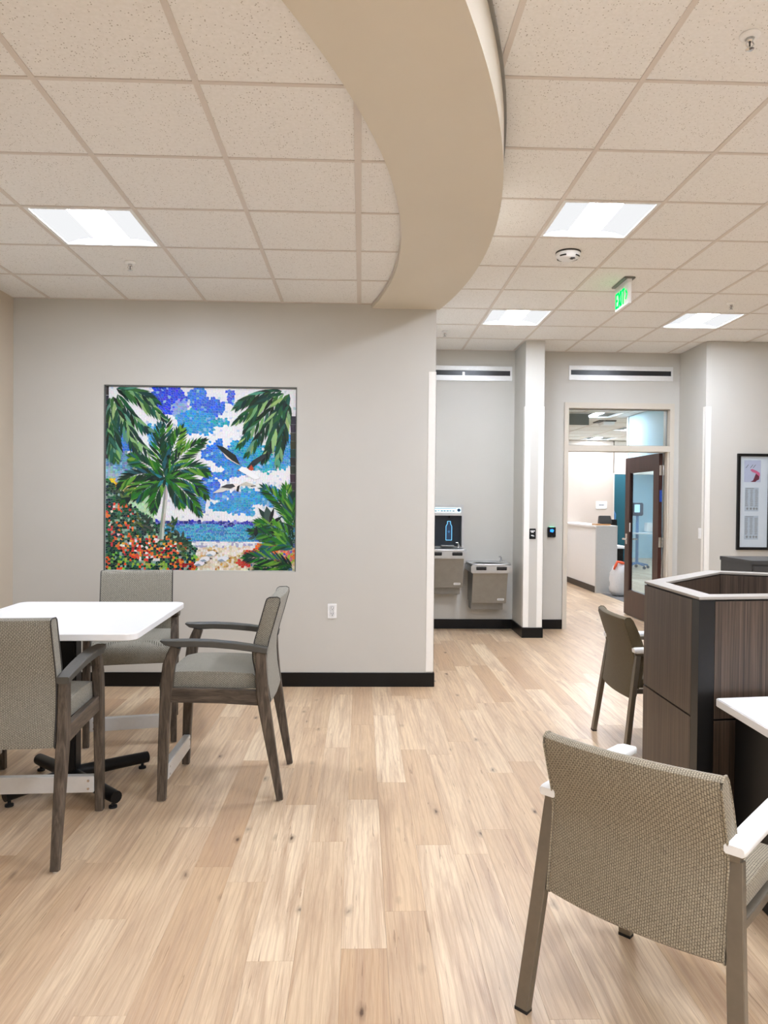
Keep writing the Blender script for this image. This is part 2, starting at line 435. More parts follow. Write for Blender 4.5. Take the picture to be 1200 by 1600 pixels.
for i in range(-5, 10):
    x0 = XR0+i*T
    if x0 > XR: continue
    y0 = YN if x0 > XE else YN; y1 = YB
    if x0 < 0.7:
        s = (RO-0.05)**2-(x0-CX)**2
        y1 = min(CY-math.sqrt(s) if s > 0 else YB, YB)
        if x0 > 0.5: y1 = 3.06
    MB().box(x0-0.012, x0+0.012, y0, y1, ZR, ZR+0.012).build('grid_tee', 'tee', ceil_r, smooth=0)
tme = None
for j in range(-11, 10):
    y0 = YR0+j*T
    for i in range(-6, 10):
        xa, xb = max(XR0+i*T+0.012, XL), min(XR0+(i+1)*T-0.012, XR)
        if xb-xa < 0.03 or y0 > YB: continue
        if (max(abs(xa-CX), abs(xb-CX)))**2+(y0-CY)**2 < RI**2 and y0 < YW+0.3: continue
        if xb < XE and y0 > YW: continue
        if y0 < 1.6 or xa > 0.75*y0+0.3: far_tees.box(xa, xb, y0-0.0095, y0+0.0095, ZR+0.001, ZR+0.012)
        else: MB().box(xa, xb, y0-0.0095, y0+0.0095, ZR+0.001, ZR+0.012).build('grid_tee', 'tee', ceil_r, smooth=0)
far_tees.build('tee_field', 'tee', ceil_r, smooth=0)['kind'] = 'stuff'

# curved soffit band
def arc(r, n=72):
    a1 = math.asin(min(1, (YW-CY)/r)); a0 = -math.acos((XL-CX)/r)
    return [(CX+r*math.cos(a0+(a1-a0)*k/n), CY+r*math.sin(a0+(a1-a0)*k/n)) for k in range(n+1)]
ai, ao = arc(RI), arc(RO)
sof = struct(MB().rings([[(i[0], i[1], ZS), (q[0], q[1], ZS), (q[0], q[1], ZR-0.002), (i[0], i[1], ZR-0.002)] for i, q in zip(ai, ao)]).build('trim_1', 'soffit_paint', smooth=25), 'curved tan bulkhead sweeping across the ceiling')
ao2 = arc(RO+0.012)
MB().rings([[(i[0], i[1], ZR-0.022), (q[0], q[1], ZR-0.022), (q[0], q[1], ZR-0.003), (i[0], i[1], ZR-0.003)] for i, q in zip(ao, ao2)]).build('edge_angle', 'steel_dark', sof, smooth=25)
ai2 = arc(RI-0.010)
MB().rings([[(i[0], i[1], ZL-0.003), (q[0], q[1], ZL-0.003), (q[0], q[1], ZL+0.001), (i[0], i[1], ZL+0.001)] for i, q in zip(ai2, ai)]).build('edge_angle', 'tee', sof, smooth=25)

# ------------------------------------------------------------------ walls
MX0, MX1, MZ0, MZ1 = -2.043, -0.518, 0.922, 2.397
wb = MB()
wb.box(XL, MX0, YW, YW+0.1, 0, ZR); wb.box(MX1, XE, YW, YW+0.1, 0, ZR)
wb.box(MX0, MX1, YW, YW+0.1, 0, MZ0); wb.box(MX0, MX1, YW, YW+0.1, MZ1, ZR); wb.box(XL, XE, YW+0.1, YB+0.15, 0, ZR)
struct(wb.build('wall_back', 'paint', smooth=0), 'greige wall with the mosaic niche')
struct(box('wall_left', XL-0.12, XL, YN, YW+0.1, 0, ZR, 'paint_left'))
struct(box('wall_alcove', XE, 1.80, YB, YB+0.15, 0, ZR, 'paint'), 'alcove wall behind the drinking fountains')
struct(box('wall_pier', 1.80, 2.01, 8.0, YB+0.15, 0, ZR, 'paint'), 'narrow wall pier between alcove and door')
DX0, DX1, DZ = 2.393, 3.704, 2.683
wd = MB(); wd.box(2.01, DX0, YB, YB+0.15, 0, ZR); wd.box(DX1, 3.77, YB, YB+0.15, 0, ZR); wd.box(DX0, DX1, YB, YB+0.15, DZ, ZR)
struct(wd.build('wall_door', 'paint', smooth=0), 'greige wall around the glazed doorway')
wr = MB(); wr.box(3.77, XR, YR, YB+0.15, 0, ZR)
struct(wr.build('wall_right', 'paint', smooth=0), 'greige wall holding the framed print')
struct(box('wall_side', XR, XR+0.12, YN, YR, 0, ZR, 'paint'))
struct(box('wall_near', XL-0.12, XR+0.12, YN-0.12, YN, 0, ZR, 'paint'))
BH, BT = 0.113, 0.012
def base(name, x0, x1, y0, y1):
    m = MB(); m.box(x0, x1, y0, y1, 0, BH); struct(m.build(name, 'black_base', bevel=0.003))
base('baseboard_back', XL, XE+BT, YW-BT, YW); base('baseboard_left', XL, XL+BT, YN, YW-BT)
base('baseboard_end', XE, XE+BT, YW, YB); base('baseboard_alcove', XE+BT, 1.80-BT, YB-BT, YB)
m = MB(); m.box(1.80-BT, 1.80, 8.0-BT, YB, 0, BH); m.box(1.80, 2.01, 8.0-BT, 8.0, 0, BH); m.box(2.01, 2.01+BT, 8.0-BT, YB, 0, BH)
struct(m.build('baseboard_pier', 'black_base', smooth=0))
base('baseboard_door', 2.01+BT, DX0, YB-BT, YB); base('baseboard_right', 3.77-BT, XR, YR-BT, YR); base('baseboard_return', 3.77-BT, 3.77, YR, YB-0.01)
def guard(n, x, y, sx, z0, z1, label, fx=0.058, fy=0.058):   # L-shaped guard on the corner (x,y); sx: +1 wall lies to -x
    m = MB(); t = 0.004
    m.box(min(x-sx*fx, x+sx*t), max(x-sx*fx, x+sx*t), y-t, y, z0, z1)
    m.box(min(x, x+sx*t), max(x, x+sx*t), y-t, y+fy, z0, z1)
    struct(m.build('trim_%d' % n, 'vinyl_white', bevel=0.0015), label)
guard(2, XE, YW, 1, BH+0.008, 2.537, 'white corner guard on the mosaic wall end')
guard(3, 1.80, 8.0, -1, BH+0.004, 2.556, 'white corner guard on the left edge of the pier', 0.06)
guard(4, 2.01, 8.0, 1, BH+0.004, 2.556, 'white corner guard on the right edge of the pier', 0.06)
guard(5, 3.77, YR, -1, BH+0.004, 2.568, 'white corner guard beside the framed print', 0.06)

# ------------------------------------------------------------------ doorway
dm = MB(); J = 0.05
dm.box(DX0, DX0+J, YB-0.02, YB+0.17, 0, DZ); dm.box(DX1-J, DX1, YB-0.02, YB+0.17, 0, DZ)
dm.box(DX0+J, DX1-J, YB-0.02, YB+0.17, DZ-J-0.015, DZ); dm.box(DX0+J, DX1-J, YB-0.02, YB+0.17, 2.112, 2.180)
# stops
dm.box(DX0+J, DX0+J+0.016, YB+0.04, YB+0.09, 0, 2.112); dm.box(DX1-J-0.016, DX1-J, YB+0.0, YB+0.06, 0, 2.112)
door = struct(dm.build('door_1', 'frame_paint', smooth=0), 'painted steel door frame with glass transom above')
bd = MB()
for (x0, x1, z0, z1) in ((DX0+J, DX1-J, 2.180, 2.190), (DX0+J, DX1-J, DZ-J-0.025, DZ-J-0.015), (DX0+J, DX0+J+0.010, 2.19, DZ-J-0.025), (DX1-J-0.010, DX1-J, 2.19, DZ-J-0.025)):
    bd.box(x0, x1, YB+0.06, YB+0.085, z0, z1)
bd.build('transom_bead', 'steel_dark', door, smooth=0)
box('transom_pane', DX0+J+0.01, DX1-J-0.01, YB+0.07, YB+0.076, 2.19, DZ-J-0.025, 'glass_transom', door)
# open leaf lies along +Y at the right jamb
LX0, LX1, LY0, LY1, LZ0, LZ1 = 3.585, 3.630, 8.69, 9.80, 0.012, 2.105
lm = MB(); ST = 0.16
lm.box(LX0, LX1, LY0, LY0+ST, LZ0, LZ1); lm.box(LX0, LX1, LY1-ST, LY1, LZ0, LZ1)
lm.box(LX0, LX1, LY0+ST, LY1-ST, LZ0, 0.33); lm.box(LX0, LX1, LY0+ST, LY1-ST, LZ1-0.19, LZ1)
leaf = lm.build('door_leaf', 'door_wood', door, smooth=0); leaf['label'] = 'dark wood door leaf with tall glass, standing open'
box('door_pane', LX0+0.02, LX0+0.026, LY0+ST, LY1-ST, 0.33, LZ1-0.19, 'glass_door', leaf)
gb = MB()
for (y0, y1, z0, z1) in ((LY0+ST, LY0+ST+0.014, 0.33, LZ1-0.19), (LY1-ST-0.014, LY1-ST, 0.33, LZ1-0.19), (LY0+ST+0.014, LY1-ST-0.014, 0.33, 0.344), (LY0+ST+0.014, LY1-ST-0.014, LZ1-0.204, LZ1-0.19)):
    gb.box(LX0+0.004, LX1-0.004, y0, y1, z0, z1)
gb.build('glazing_bead', 'door_wood', leaf, smooth=0)
for sx, xx in ((-1, LX0), (1, LX1)):
    h = MB(); h.tube([(xx, LY1-0.075, 1.02), (xx+sx*0.055, LY1-0.075, 1.02)], 0.012); h.tube([(xx+sx*0.05, LY1-0.065, 1.02), (xx+sx*0.05, LY1-0.2, 1.02)], 0.010)
    h.box(min(xx, xx+sx*0.006), max(xx, xx+sx*0.006), LY1-0.11, LY1-0.04, 0.95, 1.09)
    h.build('lever_handle', 'chrome', leaf)
for z in (0.25, 1.03, 1.90):
    h = MB(); h.tube([(LX1+0.012, LY0-0.008, z-0.06), (LX1+0.012, LY0-0.008, z+0.06)], 0.009); h.box(LX0+0.006, LX1+0.004, LY0-0.003, LY0, z-0.06, z+0.06)
    h.build('hinge', 'chrome', leaf)
box('edge_label', LX0+0.012, LX1-0.006, LY0-0.0015, LY0, 1.52, 1.66, 'label_blue', leaf)['label'] = 'blue fire-rating label'
box('lock_sign', LX0-0.002, LX0, LY1-0.21, LY1-0.17, 1.12, 1.24, 'plastic_white', leaf)

# ------------------------------------------------------------------ linear diffusers on the walls
def diffuser(x0, x1, z0, z1, label, div):
    t = thing('linear_diffuser', label, 'air vent', ((x0+x1)/2, YB, z0), 0, 'wall slot diffusers')
    ox = -(x0+x1)/2; h = z1-z0; L = x1-x0
    m = MB(); e = 0.022; y0 = -0.012
    m.box(-L/2, L/2, y0, 0, 0, h*0.36); m.box(-L/2, L/2, y0, 0, h*0.70, h); m.box(-L/2, -L/2+e, y0, 0, h*0.36, h*0.70); m.box(L/2-e, L/2, y0, 0, h*0.36, h*0.70)
    m.build('frame', 'aluminium', t, bevel=0.0015)
    box('slot', -L/2+e, L/2-e, -0.004, -0.001, h*0.36, h*0.70, 'slot_black', t)
    box('blade', -L/2+e, L/2-e, -0.009, -0.006, h*0.40, h*0.43, 'slot_black', t)
    if div is not None: box('divider', div-0.015, div+0.015, -0.011, -0.002, h*0.36, h*0.60, 'aluminium', t)
diffuser(0.66, 1.765, 2.922, 3.094, 'long white slot diffuser high above the drinking fountains', -0.02)
diffuser(2.441, 3.684, 2.948, 3.118, 'long white slot diffuser above the glazed doorway', None)

# ------------------------------------------------------------------ mosaic
def build_mosaic():
    W, H = MX1-MX0, MZ1-MZ0; YM = YW+0.022
    t = thing('mosaic_panel', 'glass mosaic of a palm beach with gulls and flowers set in the wall', 'mosaic', ((MX0+MX1)/2, YM, MZ0))
    box('backing', -W/2+0.0005, W/2-0.0005, 0.004, 0.03, 0.0005, H-0.0005, 'grout', t)
    ed = MB(); ed.box(-W/2+0.0005, -W/2+0.007, -0.016, 0.004, 0.0005, H-0.0005); ed.box(W/2-0.007, W/2-0.0005, -0.016, 0.004, 0.0005, H-0.0005)
    ed.box(-W/2+0.007, W/2-0.007, -0.016, 0.004, H-0.009, H-0.0005)
    ed.build('edge_strip', 'niche_grey', t, smooth=0)
    R = random.Random(11)
    def uv(px, py): return ((px-50)/1088.0-0.5)*W, (1-(py-65)/1065.0)*H      # sketch units -> panel metres
    def jit(c, k=14): return lin(tuple(max(0, min(255, v+R.uniform(-k, k))) for v in c))
    blobs = [(400, 140, 105, 85, (44, 76, 222)), (455, 175, 60, 60, (150, 170, 232)), (575, 120, 50, 80, (52, 122, 228)), (640, 180, 90, 45, (48, 112, 228)), (745, 120, 30, 45, (70, 110, 226)),
             (560, 270, 110, 72, (48, 158, 216)), (690, 268, 62, 30, (40, 166, 200)), (500, 250, 60, 40, (70, 160, 220)),
             (690, 400, 40, 28, (44, 130, 220)), (650, 450, 70, 45, (48, 122, 222)), (760, 480, 110, 60, (52, 140, 220)), (860, 430, 90, 80, (44, 168, 206)), (950, 500, 110, 60, (44, 170, 206)), (1060, 400, 60, 120, (66, 158, 222)),
             (700, 570, 70, 22, (60, 140, 226)), (790, 555, 70, 25, (62, 150, 226)), (640, 640, 62, 55, (56, 118, 226)), (740, 690, 120, 28, (76, 148, 226)), (760, 755, 130, 36, (54, 156, 214)), (900, 700, 120, 45, (60, 166, 218)), (1000, 690, 60, 60, (66, 160, 224)), (820, 790, 60, 20, (70, 160, 220)),
             (320, 350, 50, 70, (58, 168, 216)), (130, 350, 70, 60, (70, 130, 220)), (190, 410, 60, 30, (44, 116, 216)), (140, 510, 100, 70, (104, 150, 186)), (120, 580, 80, 50, (150, 186, 196)), (570, 740, 50, 40, (70, 140, 220))]
    def paint(px, py):
        n = math.sin(px*0.021+py*0.013)*12+math.sin(px*0.047-py*0.039)*9+R.uniform(-9, 9)
        # left garden
        edge = 600+(px-50)*0.95 if px < 260 else 800+(px-260)*0.62
        if px < 575 and py > edge+n*1.2 and not (px > 330 and py < 850 and px > 440):
            q = R.random(); d = math.hypot((px-320)/190, (py-1000)/75); d2 = math.hypot((px-130)/90, (py-860)/140); d3 = math.hypot((px-500)/80, (py-1100)/35)
            if d < 1 and q < 0.50: return jit(R.choice([(226, 66, 44), (240, 120, 50), (170, 30, 44), (250, 240, 240), (246, 170, 60), (240, 90, 60)]))
            if d2 < 1 and q < 0.2: return jit(R.choice([(234, 92, 50), (240, 130, 60), (214, 60, 70), (250, 220, 210)]))
            if d3 < 1 and q < 0.6: return jit(R.choice([(150, 24, 34), (222, 70, 50), (240, 140, 50)]))
            if py > 1030 and q < 0.3: return jit(R.choice([(150, 200, 70), (190, 180, 90), (120, 190, 80), (240, 90, 40)]))
            return jit(R.choice([(14, 66, 52), (24, 90, 72), (10, 50, 58), (40, 106, 62), (60, 112, 90), (150, 186, 170), (16, 60, 36), (10, 40, 40)]))
        if px < 125 and 600 < py < 720 and R.random() < 0.4: return jit(R.choice([(248, 214, 40), (250, 190, 60)]))
        if math.hypot((px-255)/95, (py-775)/95) < 1+n*0.01: return jit((192, 226, 184))
        if math.hypot((px-190)/60, (py-650)/60) < 1 and R.random() < 0.6: return jit((230, 196, 120))
        # right planting
        if px > 800 and py > 965:
            q = R.random()
            if math.hypot((px-985)/80, (py-985)/45) < 1: return jit(R.choice([(244, 92, 40), (238, 70, 40), (250, 130, 50)]))
            if math.hypot((px-900)/60, (py-1025)/22) < 1: return jit(R.choice([(190, 40, 40), (226, 80, 60)]))
            if math.hypot((px-840)/50, (py-1085)/22) < 1: return jit((200, 60, 50))
            if px > 1000 and 1010 < py < 1080: return jit(R.choice([(200, 110, 130), (244, 110, 60), (160, 200, 60), (230, 190, 150), (90, 100, 180)]))
            if py > 960+(1138-px)*0.28: return jit(R.choice([(226, 206, 160), (190, 196, 150), (70, 110, 80), (240, 230, 210), (90, 110, 170), (236, 226, 214)]))
        if px > 930 and 840 < py <= 965: return jit(R.choice([(40, 90, 80), (70, 150, 190), (30, 70, 60), (110, 170, 150)]))
        if 840 <= py < 862+n*0.5: return jit(R.choice([(38, 48, 170), (52, 66, 196), (30, 40, 130), (120, 140, 220)]))
        if 840 <= py < 958: return jit(R.choice([(40, 158, 206), (56, 178, 216), (28, 136, 186), (90, 196, 220), (60, 120, 210)]))
        if 958 <= py < 990+n*0.4: return jit(R.choice([(236, 240, 246), (246, 248, 250), (176, 178, 210)]), 8)
        if py >= 980:
            if math.sin(px*0.03+py*0.05)+R.uniform(-0.9, 0.9) > 0.9: return jit(R.choice([(206, 164, 92), (190, 150, 90), (222, 188, 120)]))
            return jit(R.choice([(238, 226, 204), (244, 236, 220), (226, 206, 170), (248, 244, 236)]), 8)
        # sky
        best = None
        for (bx, by, rx, ry, c) in blobs:
            d = math.hypot((px-bx+n)/rx, (py-by+n*0.7)/ry)
            if d < 1.0 and (best is None or d < best[0]): best = (d, c)
        if best: return jit(best[1], 26) if R.random() > 0.06 else jit((150, 200, 236))
        if R.random() < 0.06: return jit((206, 218, 238), 10)
        return jit((246, 247, 250), 5)
    tm = MB()
    def shard(poly, col, y=0.0008, sh=0.9, th=0.0035):
        cx = sum(p[0] for p in poly)/len(poly); cy = sum(p[1] for p in poly)/len(poly)
        q = [uv(cx+(p[0]-cx)*sh, cy+(p[1]-cy)*sh) for p in poly]; n = len(q)
        yy = y+R.uniform(-0.0006, 0.0006)
        v = [(a, yy, b) for a, b in q]+[(a, y+th, b) for a, b in q]
        tm_cur.add(v, [tuple(range(n))], col)
        tm_cur.add([v[k] for k in range(2*n)], [(k, k+n, (k+1) % n+n, (k+1) % n) for k in range(n)], col)
    tm_cur = tm
    # tesserae: Voronoi shards of a jittered lattice; the sea is laid in flat bricks
    N = 80; sx, sy = 1074/N, 1054/N
    P = {(i, j): (57+sx*(i+0.5)+R.uniform(-5.2, 5.2), 72+sy*(j+0.5)+R.uniform(-5.2, 5.2)) for i in range(N) for j in range(N)}
    near = sorted([(a, b) for a in range(-2, 3) for b in range(-2, 3) if (a, b) != (0, 0)], key=lambda q: q[0]**2+q[1]**2)
    def sea(px, py): return 330 < px < 930 and 842 < py < 968 and not (px < 575 and py > 800+(px-260)*0.62)
    for (i, j), (px, py) in P.items():
        if sea(px, py): continue
        cell = [(57, 72), (57, 1126), (1131, 1126), (1131, 72)]
        cell = [(max(57, px-20), max(72, py-20)), (max(57, px-20), min(1126, py+20)), (min(1131, px+20), min(1126, py+20)), (min(1131, px+20), max(72, py-20))]
        for a, b in near:
            q = P.get((i+a, j+b))
            if q is None: continue
            nx, ny = q[0]-px, q[1]-py
            cell = clip(cell, (nx, ny, nx*(q[0]+px)/2+ny*(q[1]+py)/2))
            if len(cell) < 3: break
        if len(cell) >= 3: shard(cell, paint(px, py), sh=0.93)
    yy = 842
    while yy < 966:
        xx = 330-R.uniform(0, 20)
        while xx < 930:
            L = R.uniform(14, 30)
            if sea(xx+L/2, yy+4): shard([(xx, yy), (xx, yy+7.5), (xx+L-1.5, yy+7.5), (xx+L-1.5, yy)], paint(xx+L/2, yy+4), sh=0.97)
            xx += L
        yy += 8.4
    o = tm.build('tesserae', 'mosaic', t, smooth=0); o['kind'] = 'stuff'
    # inlaid pictures on top
    G = [(24, 92, 30), (34, 112, 36), (14, 62, 40), (70, 140, 44), (20, 56, 46), (104, 156, 54), (14, 44, 36), (30, 90, 100)]
    GT = [(30, 94, 74), (20, 70, 58), (90, 150, 126), (14, 50, 44), (120, 166, 110), (50, 100, 50), (12, 36, 32), (16, 58, 40), (150, 186, 120), (26, 84, 50)]
    depth = [0.0]
    def leafpoly(x, y, ang, ln, wd, col, yo):
        d = (math.cos(ang), math.sin(ang)); n = (-d[1], d[0])
        P = [(0, 0), (0.3, 0.5), (0.65, 0.42), (1, 0), (0.65, -0.42), (0.3, -0.5)]
        poly = [(x+d[0]*a*ln+n[0]*b*wd, y+d[1]*a*ln+n[1]*b*wd) for a, b in P]
        poly = [(min(max(p[0], 58), 1130), min(max(p[1], 75), 1124)) for p in poly]
        if sum(poly[k][0]*poly[(k+1) % 6][1]-poly[(k+1) % 6][0]*poly[k][1] for k in range(6)) > 0: poly = poly[::-1]
        shard(poly, jit(col, 8), y=yo, sh=1.0, th=0.002)
    cnt = [0]
    def frond(pts, ll, wd, pal, spread=0.75, n=11, droop=0.0):
        nonlocal tm_cur
        tm_cur = MB(); yo = -0.0016-0.00028*(cnt[0] % 9); cnt[0] += 1
        (x0, y0), (x1, y1), (x2, y2) = pts
        for k in range(n):
            s = (k+0.6)/n; x = (1-s)**2*x0+2*s*(1-s)*x1+s*s*x2; y = (1-s)**2*y0+2*s*(1-s)*y1+s*s*y2
            dx = 2*(1-s)*(x1-x0)+2*s*(x2-x1); dy = 2*(1-s)*(y1-y0)+2*s*(y2-y1); a = math.atan2(dy, dx)
            L = ll*(0.55+0.75*math.sin(PI*min(1, 0.15+s*0.85))); 
            for sg in (-1, 1):
                aa = a+sg*spread*(1-0.35*s); 
                bx, by = math.cos(aa), math.sin(aa)+droop; aa = math.atan2(by, bx)
                leafpoly(x, y, aa, L*R.uniform(0.85, 1.15), wd*R.uniform(0.85, 1.15), R.choice(pal), yo-0.0001*(k % 3))
        leafpoly(x2-(x2-x1)*0.1, y2-(y2-y1)*0.1, math.atan2(y2-y1, x2-x1), ll*0.8, wd, R.choice(pal), yo)
        tm_cur.build('palm_frond', 'mosaic', t, smooth=0)
    # slender palm
    tm_cur = MB(); tk = [(398, 640), (392, 720), (384, 800), (376, 880), (372, 950)]
    for k in range(4):
        (xa, ya), (xb, yb) = tk[k], tk[k+1]; w0 = 10+k*0.8
        shard([(xa-w0, ya), (xb-w0-1, yb), (xb+1, yb), (xa, ya)], jit((150, 146, 132)), y=-0.002, sh=1, th=0.003)
        shard([(xa, ya), (xb, yb), (xb+w0+1, yb), (xa+w0, ya)], jit((196, 194, 180)), y=-0.002, sh=1, th=0.003)
    tm_cur.build('palm_trunk', 'mosaic', t, smooth=0)
    tm_cur = MB()
    for k in range(14): leafpoly(392+R.uniform(-8, 8), 592+R.uniform(-8, 8), 2*PI*k/14, 62, 17, R.choice([(24, 84, 80), (30, 120, 130), (14, 50, 40), (30, 100, 40)]), -0.0046)
    tm_cur.build('palm_heart', 'mosaic', t, smooth=0)
    for f in ([(392, 590), (380, 450), (398, 270)], [(395, 585), (430, 430), (478, 320)], [(392, 590), (340, 470), (362, 300)], [(400, 588), (470, 440), (598, 385)], [(400, 590), (520, 490), (622, 560)], [(402, 596), (520, 570), (618, 690)],
              [(400, 600), (500, 640), (585, 790)], [(385, 590), (270, 500), (215, 480)], [(385, 595), (230, 530), (140, 640)], [(382, 600), (250, 590), (160, 730)], [(385, 605), (290, 640), (240, 700)], [(392, 605), (340, 660), (330, 770)], [(398, 605), (450, 660), (480, 740)]):
        frond(f, 76, 15.5, G, 0.60, 12, 0.18)
    # hanging fronds upper left
    for f in ([(120, 85), (250, 120), (372, 235)], [(100, 85), (220, 80), (330, 150)], [(110, 100), (200, 250), (300, 315)], [(110, 110), (170, 330), (300, 440)], [(90, 110), (140, 280), (230, 430)], [(75, 120), (95, 260), (70, 330)], [(70, 200), (110, 330), (120, 470)], [(62, 300), (80, 400), (110, 470)]):
        frond(f, 84, 18, GT, 0.5, 10, 0.3)
    # hanging fronds upper right
    for f in ([(1070, 85), (900, 80), (800, 170)], [(1080, 95), (930, 130), (795, 260)], [(1080, 110), (930, 230), (815, 390)], [(1085, 120), (960, 280), (860, 440)], [(1090, 130), (1000, 330), (955, 470)], [(1095, 140), (1060, 320), (1030, 490)], [(1100, 90), (1040, 180), (990, 300)], [(1000, 80), (900, 150), (850, 300)]):
        frond(f, 86, 18, GT, 0.45, 10, 0.35)
    # dark trunk at the right margin
    tm_cur = MB()
    for k in range(12):
        y0 = 230+k*48; shard([(1100, y0), (1102, y0+47), (1131, y0+47), (1131, y0)], jit((52, 58, 56), 12), y=-0.0012, sh=1.0, th=0.003)
    tm_cur.build('palm_trunk', 'mosaic', t, smooth=0)
    tm_cur = MB()
    for k in range(8): shard([(57, 72+k*52), (57, 122+k*52), (72, 122+k*52), (72, 72+k*52)], jit((44, 52, 50), 12), y=-0.0012, sh=1.0, th=0.003)
    tm_cur.build('palm_trunk', 'mosaic', t, smooth=0)
    for f in ([(1130, 880), (1080, 740), (960, 650)], [(1130, 900), (1090, 770), (1080, 650)], [(1130, 960), (1050, 860), (930, 850)], [(1130, 990), (1040, 920), (890, 900)], [(1130, 1000), (1060, 950), (960, 1000)], [(1125, 860), (1110, 780), (1125, 700)], [(1130, 1110), (1000, 1040), (860, 1050)], [(1130, 1120), (1020, 1090), (930, 1115)]):
        frond(f, 78, 14, G, 0.6, 12, 0.1)
    # agave-like leaves and bush on the shore
    tm_cur = MB()
    for (x, y, a, L, wd_) in ((985, 850, -2.2, 110, 30), (985, 850, -1.75, 100, 46), (985, 850, -1.3, 95, 20), (985, 860, -0.6, 90, 22), (905, 930, -1.5, 60, 26), (905, 930, -2.2, 50, 20), (905, 930, -0.9, 56, 22), (905, 930, 0.4, 50, 20), (905, 930, 2.8, 46, 18)):
        leafpoly(x, y, a, L, wd_, R.choice([(40, 66, 58), (56, 84, 78), (24, 34, 40)]), -0.003)
    tm_cur.build('agave', 'mosaic', t, smooth=0)
    for (cx, cy, ss) in ((435, 880, 1.0), (480, 985, 1.1), (300, 870, 0.9), (150, 700, 0.9), (250, 840, 0.8)):
        tm_cur = MB()
        for k in range(14): leafpoly(cx+R.uniform(-14, 14), cy+R.uniform(-40, 40)*ss, R.uniform(-PI, PI), 40*ss, 15*ss, R.choice([(40, 60, 52), (24, 76, 60), (70, 84, 70), (90, 110, 60)]), -0.0024)
        tm_cur.build('leafy_shrub', 'mosaic', t, smooth=0)
    # gulls
    def poly(pts, col, y=-0.0045):
        if sum(pts[k][0]*pts[(k+1) % len(pts)][1]-pts[(k+1) % len(pts)][0]*pts[k][1] for k in range(len(pts))) > 0: pts = pts[::-1]
        shard(pts, jit(col, 4), y=y, sh=1, th=0.004)
    tm_cur = MB()
    poly([(680, 402), (720, 412), (790, 460), (815, 515), (770, 490), (712, 440)], (36, 48, 48)); poly([(712, 440), (770, 490), (822, 520), (800, 512), (740, 478)], (226, 216, 206))
    poly([(850, 535), (885, 490), (940, 455), (1016, 430), (965, 465), (905, 515), (872, 545)], (44, 50, 56)); poly([(862, 540), (880, 512), (895, 540), (880, 548)], (180, 70, 46))
    poly([(805, 545), (825, 525), (850, 530), (880, 548), (930, 590), (900, 600), (850, 570)], (250, 250, 250)); poly([(800, 548), (812, 540), (812, 550)], (220, 120, 60))
    tm_cur.build('gull', 'mosaic', t, smooth=0)
    tm_cur = MB()
    poly([(705, 645), (740, 628), (775, 625), (790, 640), (760, 652)], (70, 72, 76)); poly([(660, 680), (705, 648), (760, 652), (720, 672)], (222, 216, 208))
    poly([(760, 625), (800, 622), (820, 632), (800, 660), (775, 650)], (246, 242, 238)); poly([(800, 640), (815, 630), (808, 670), (795, 668)], (40, 40, 46)); poly([(815, 628), (850, 612), (905, 632), (870, 636)], (210, 200, 194)); poly([(860, 618), (908, 634), (880, 640)], (56, 58, 60))
    tm_cur.build('gull', 'mosaic', t, smooth=0)
    for (x, y) in ((655, 1028), (722, 1058), (590, 1085), (620, 1060)):
        tm_cur = MB(); poly([(x-34, y+10), (x-20, y-10), (x+10, y-16), (x+34, y-4), (x+16, y+14), (x-14, y+18)], (240, 242, 244)); poly([(x-30, y+10), (x-6, y+2), (x+10, y+12), (x-14, y+18)], (140, 160, 180), -0.0049); poly([(x+26, y-8), (x+44, y-2), (x+28, y+1)], (60, 60, 66), -0.0049)
        tm_cur.build('sandpiper', 'mosaic', t, smooth=0)
build_mosaic()

# ------------------------------------------------------------------ wall fittings
t = thing('wall_outlet', 'white duplex outlet low on the mosaic wall', 'outlet', (-0.2235, YW, 0.55))
box('cover_plate', -0.036, 0.036, -0.006, 0, 0, 0.117, 'plastic_white', t, bevel=0.002)
for dz in (0.036, 0.081):
    r = box('receptacle', -0.017, 0.017, -0.009, -0.005, dz-0.017, dz+0.017, 'plastic_white', t, bevel=0.002)
    for dx in (-0.007, 0.007): box('contact_slot', dx-0.0018, dx+0.0018, -0.0096, -0.0085, dz-0.002, dz+0.009, 'ink', r)
    box('ground_hole', -0.003, 0.003, -0.0096, -0.0085, dz-0.012, dz-0.006, 'ink', r)
t = thing('light_switch', 'white rocker light switch beside the corner guard on the return wall', 'switch', (3.77, 7.99, 1.113))
box('cover_plate', -0.006, 0, -0.036, 0.036, 0, 0.117, 'plastic_white', t, bevel=0.002); box('rocker', -0.010, -0.005, -0.016, 0.016, 0.025, 0.092, 'plastic_white', t, bevel=0.002)
t = thing('card_reader', 'black card reader with glowing blue square beside the doorway', 'card reader', (2.2565, YB, 1.088))
box('body', -0.048, 0.048, -0.026, 0, 0, 0.122, 'plastic_black', t, bevel=0.006); box('status_bar', -0.030, 0.030, -0.022, -0.004, 0.120, 0.1235, 'led_mint', t)
m = MB(); m.prism_y([(-0.022, 0.066), (0.012, 0.058), (0.024, 0.082), (0.010, 0.098), (-0.020, 0.094)], -0.0275, -0.0255); m.build('blue_icon', 'led_blue', t, smooth=0)
m = MB(); m.box(-0.010, 0.012, -0.0272, -0.0258, 0.010, 0.016); m.build('printed_mark', 'ink', t, smooth=0)
t = thing('pier_sign', 'small black plate with white lettering on the wall pier', 'sign', (1.8965, 8.0, 1.093))
box('plate', -0.036, 0.036, -0.008, 0, 0, 0.116, 'plastic_black', t, bevel=0.003)
m = MB()
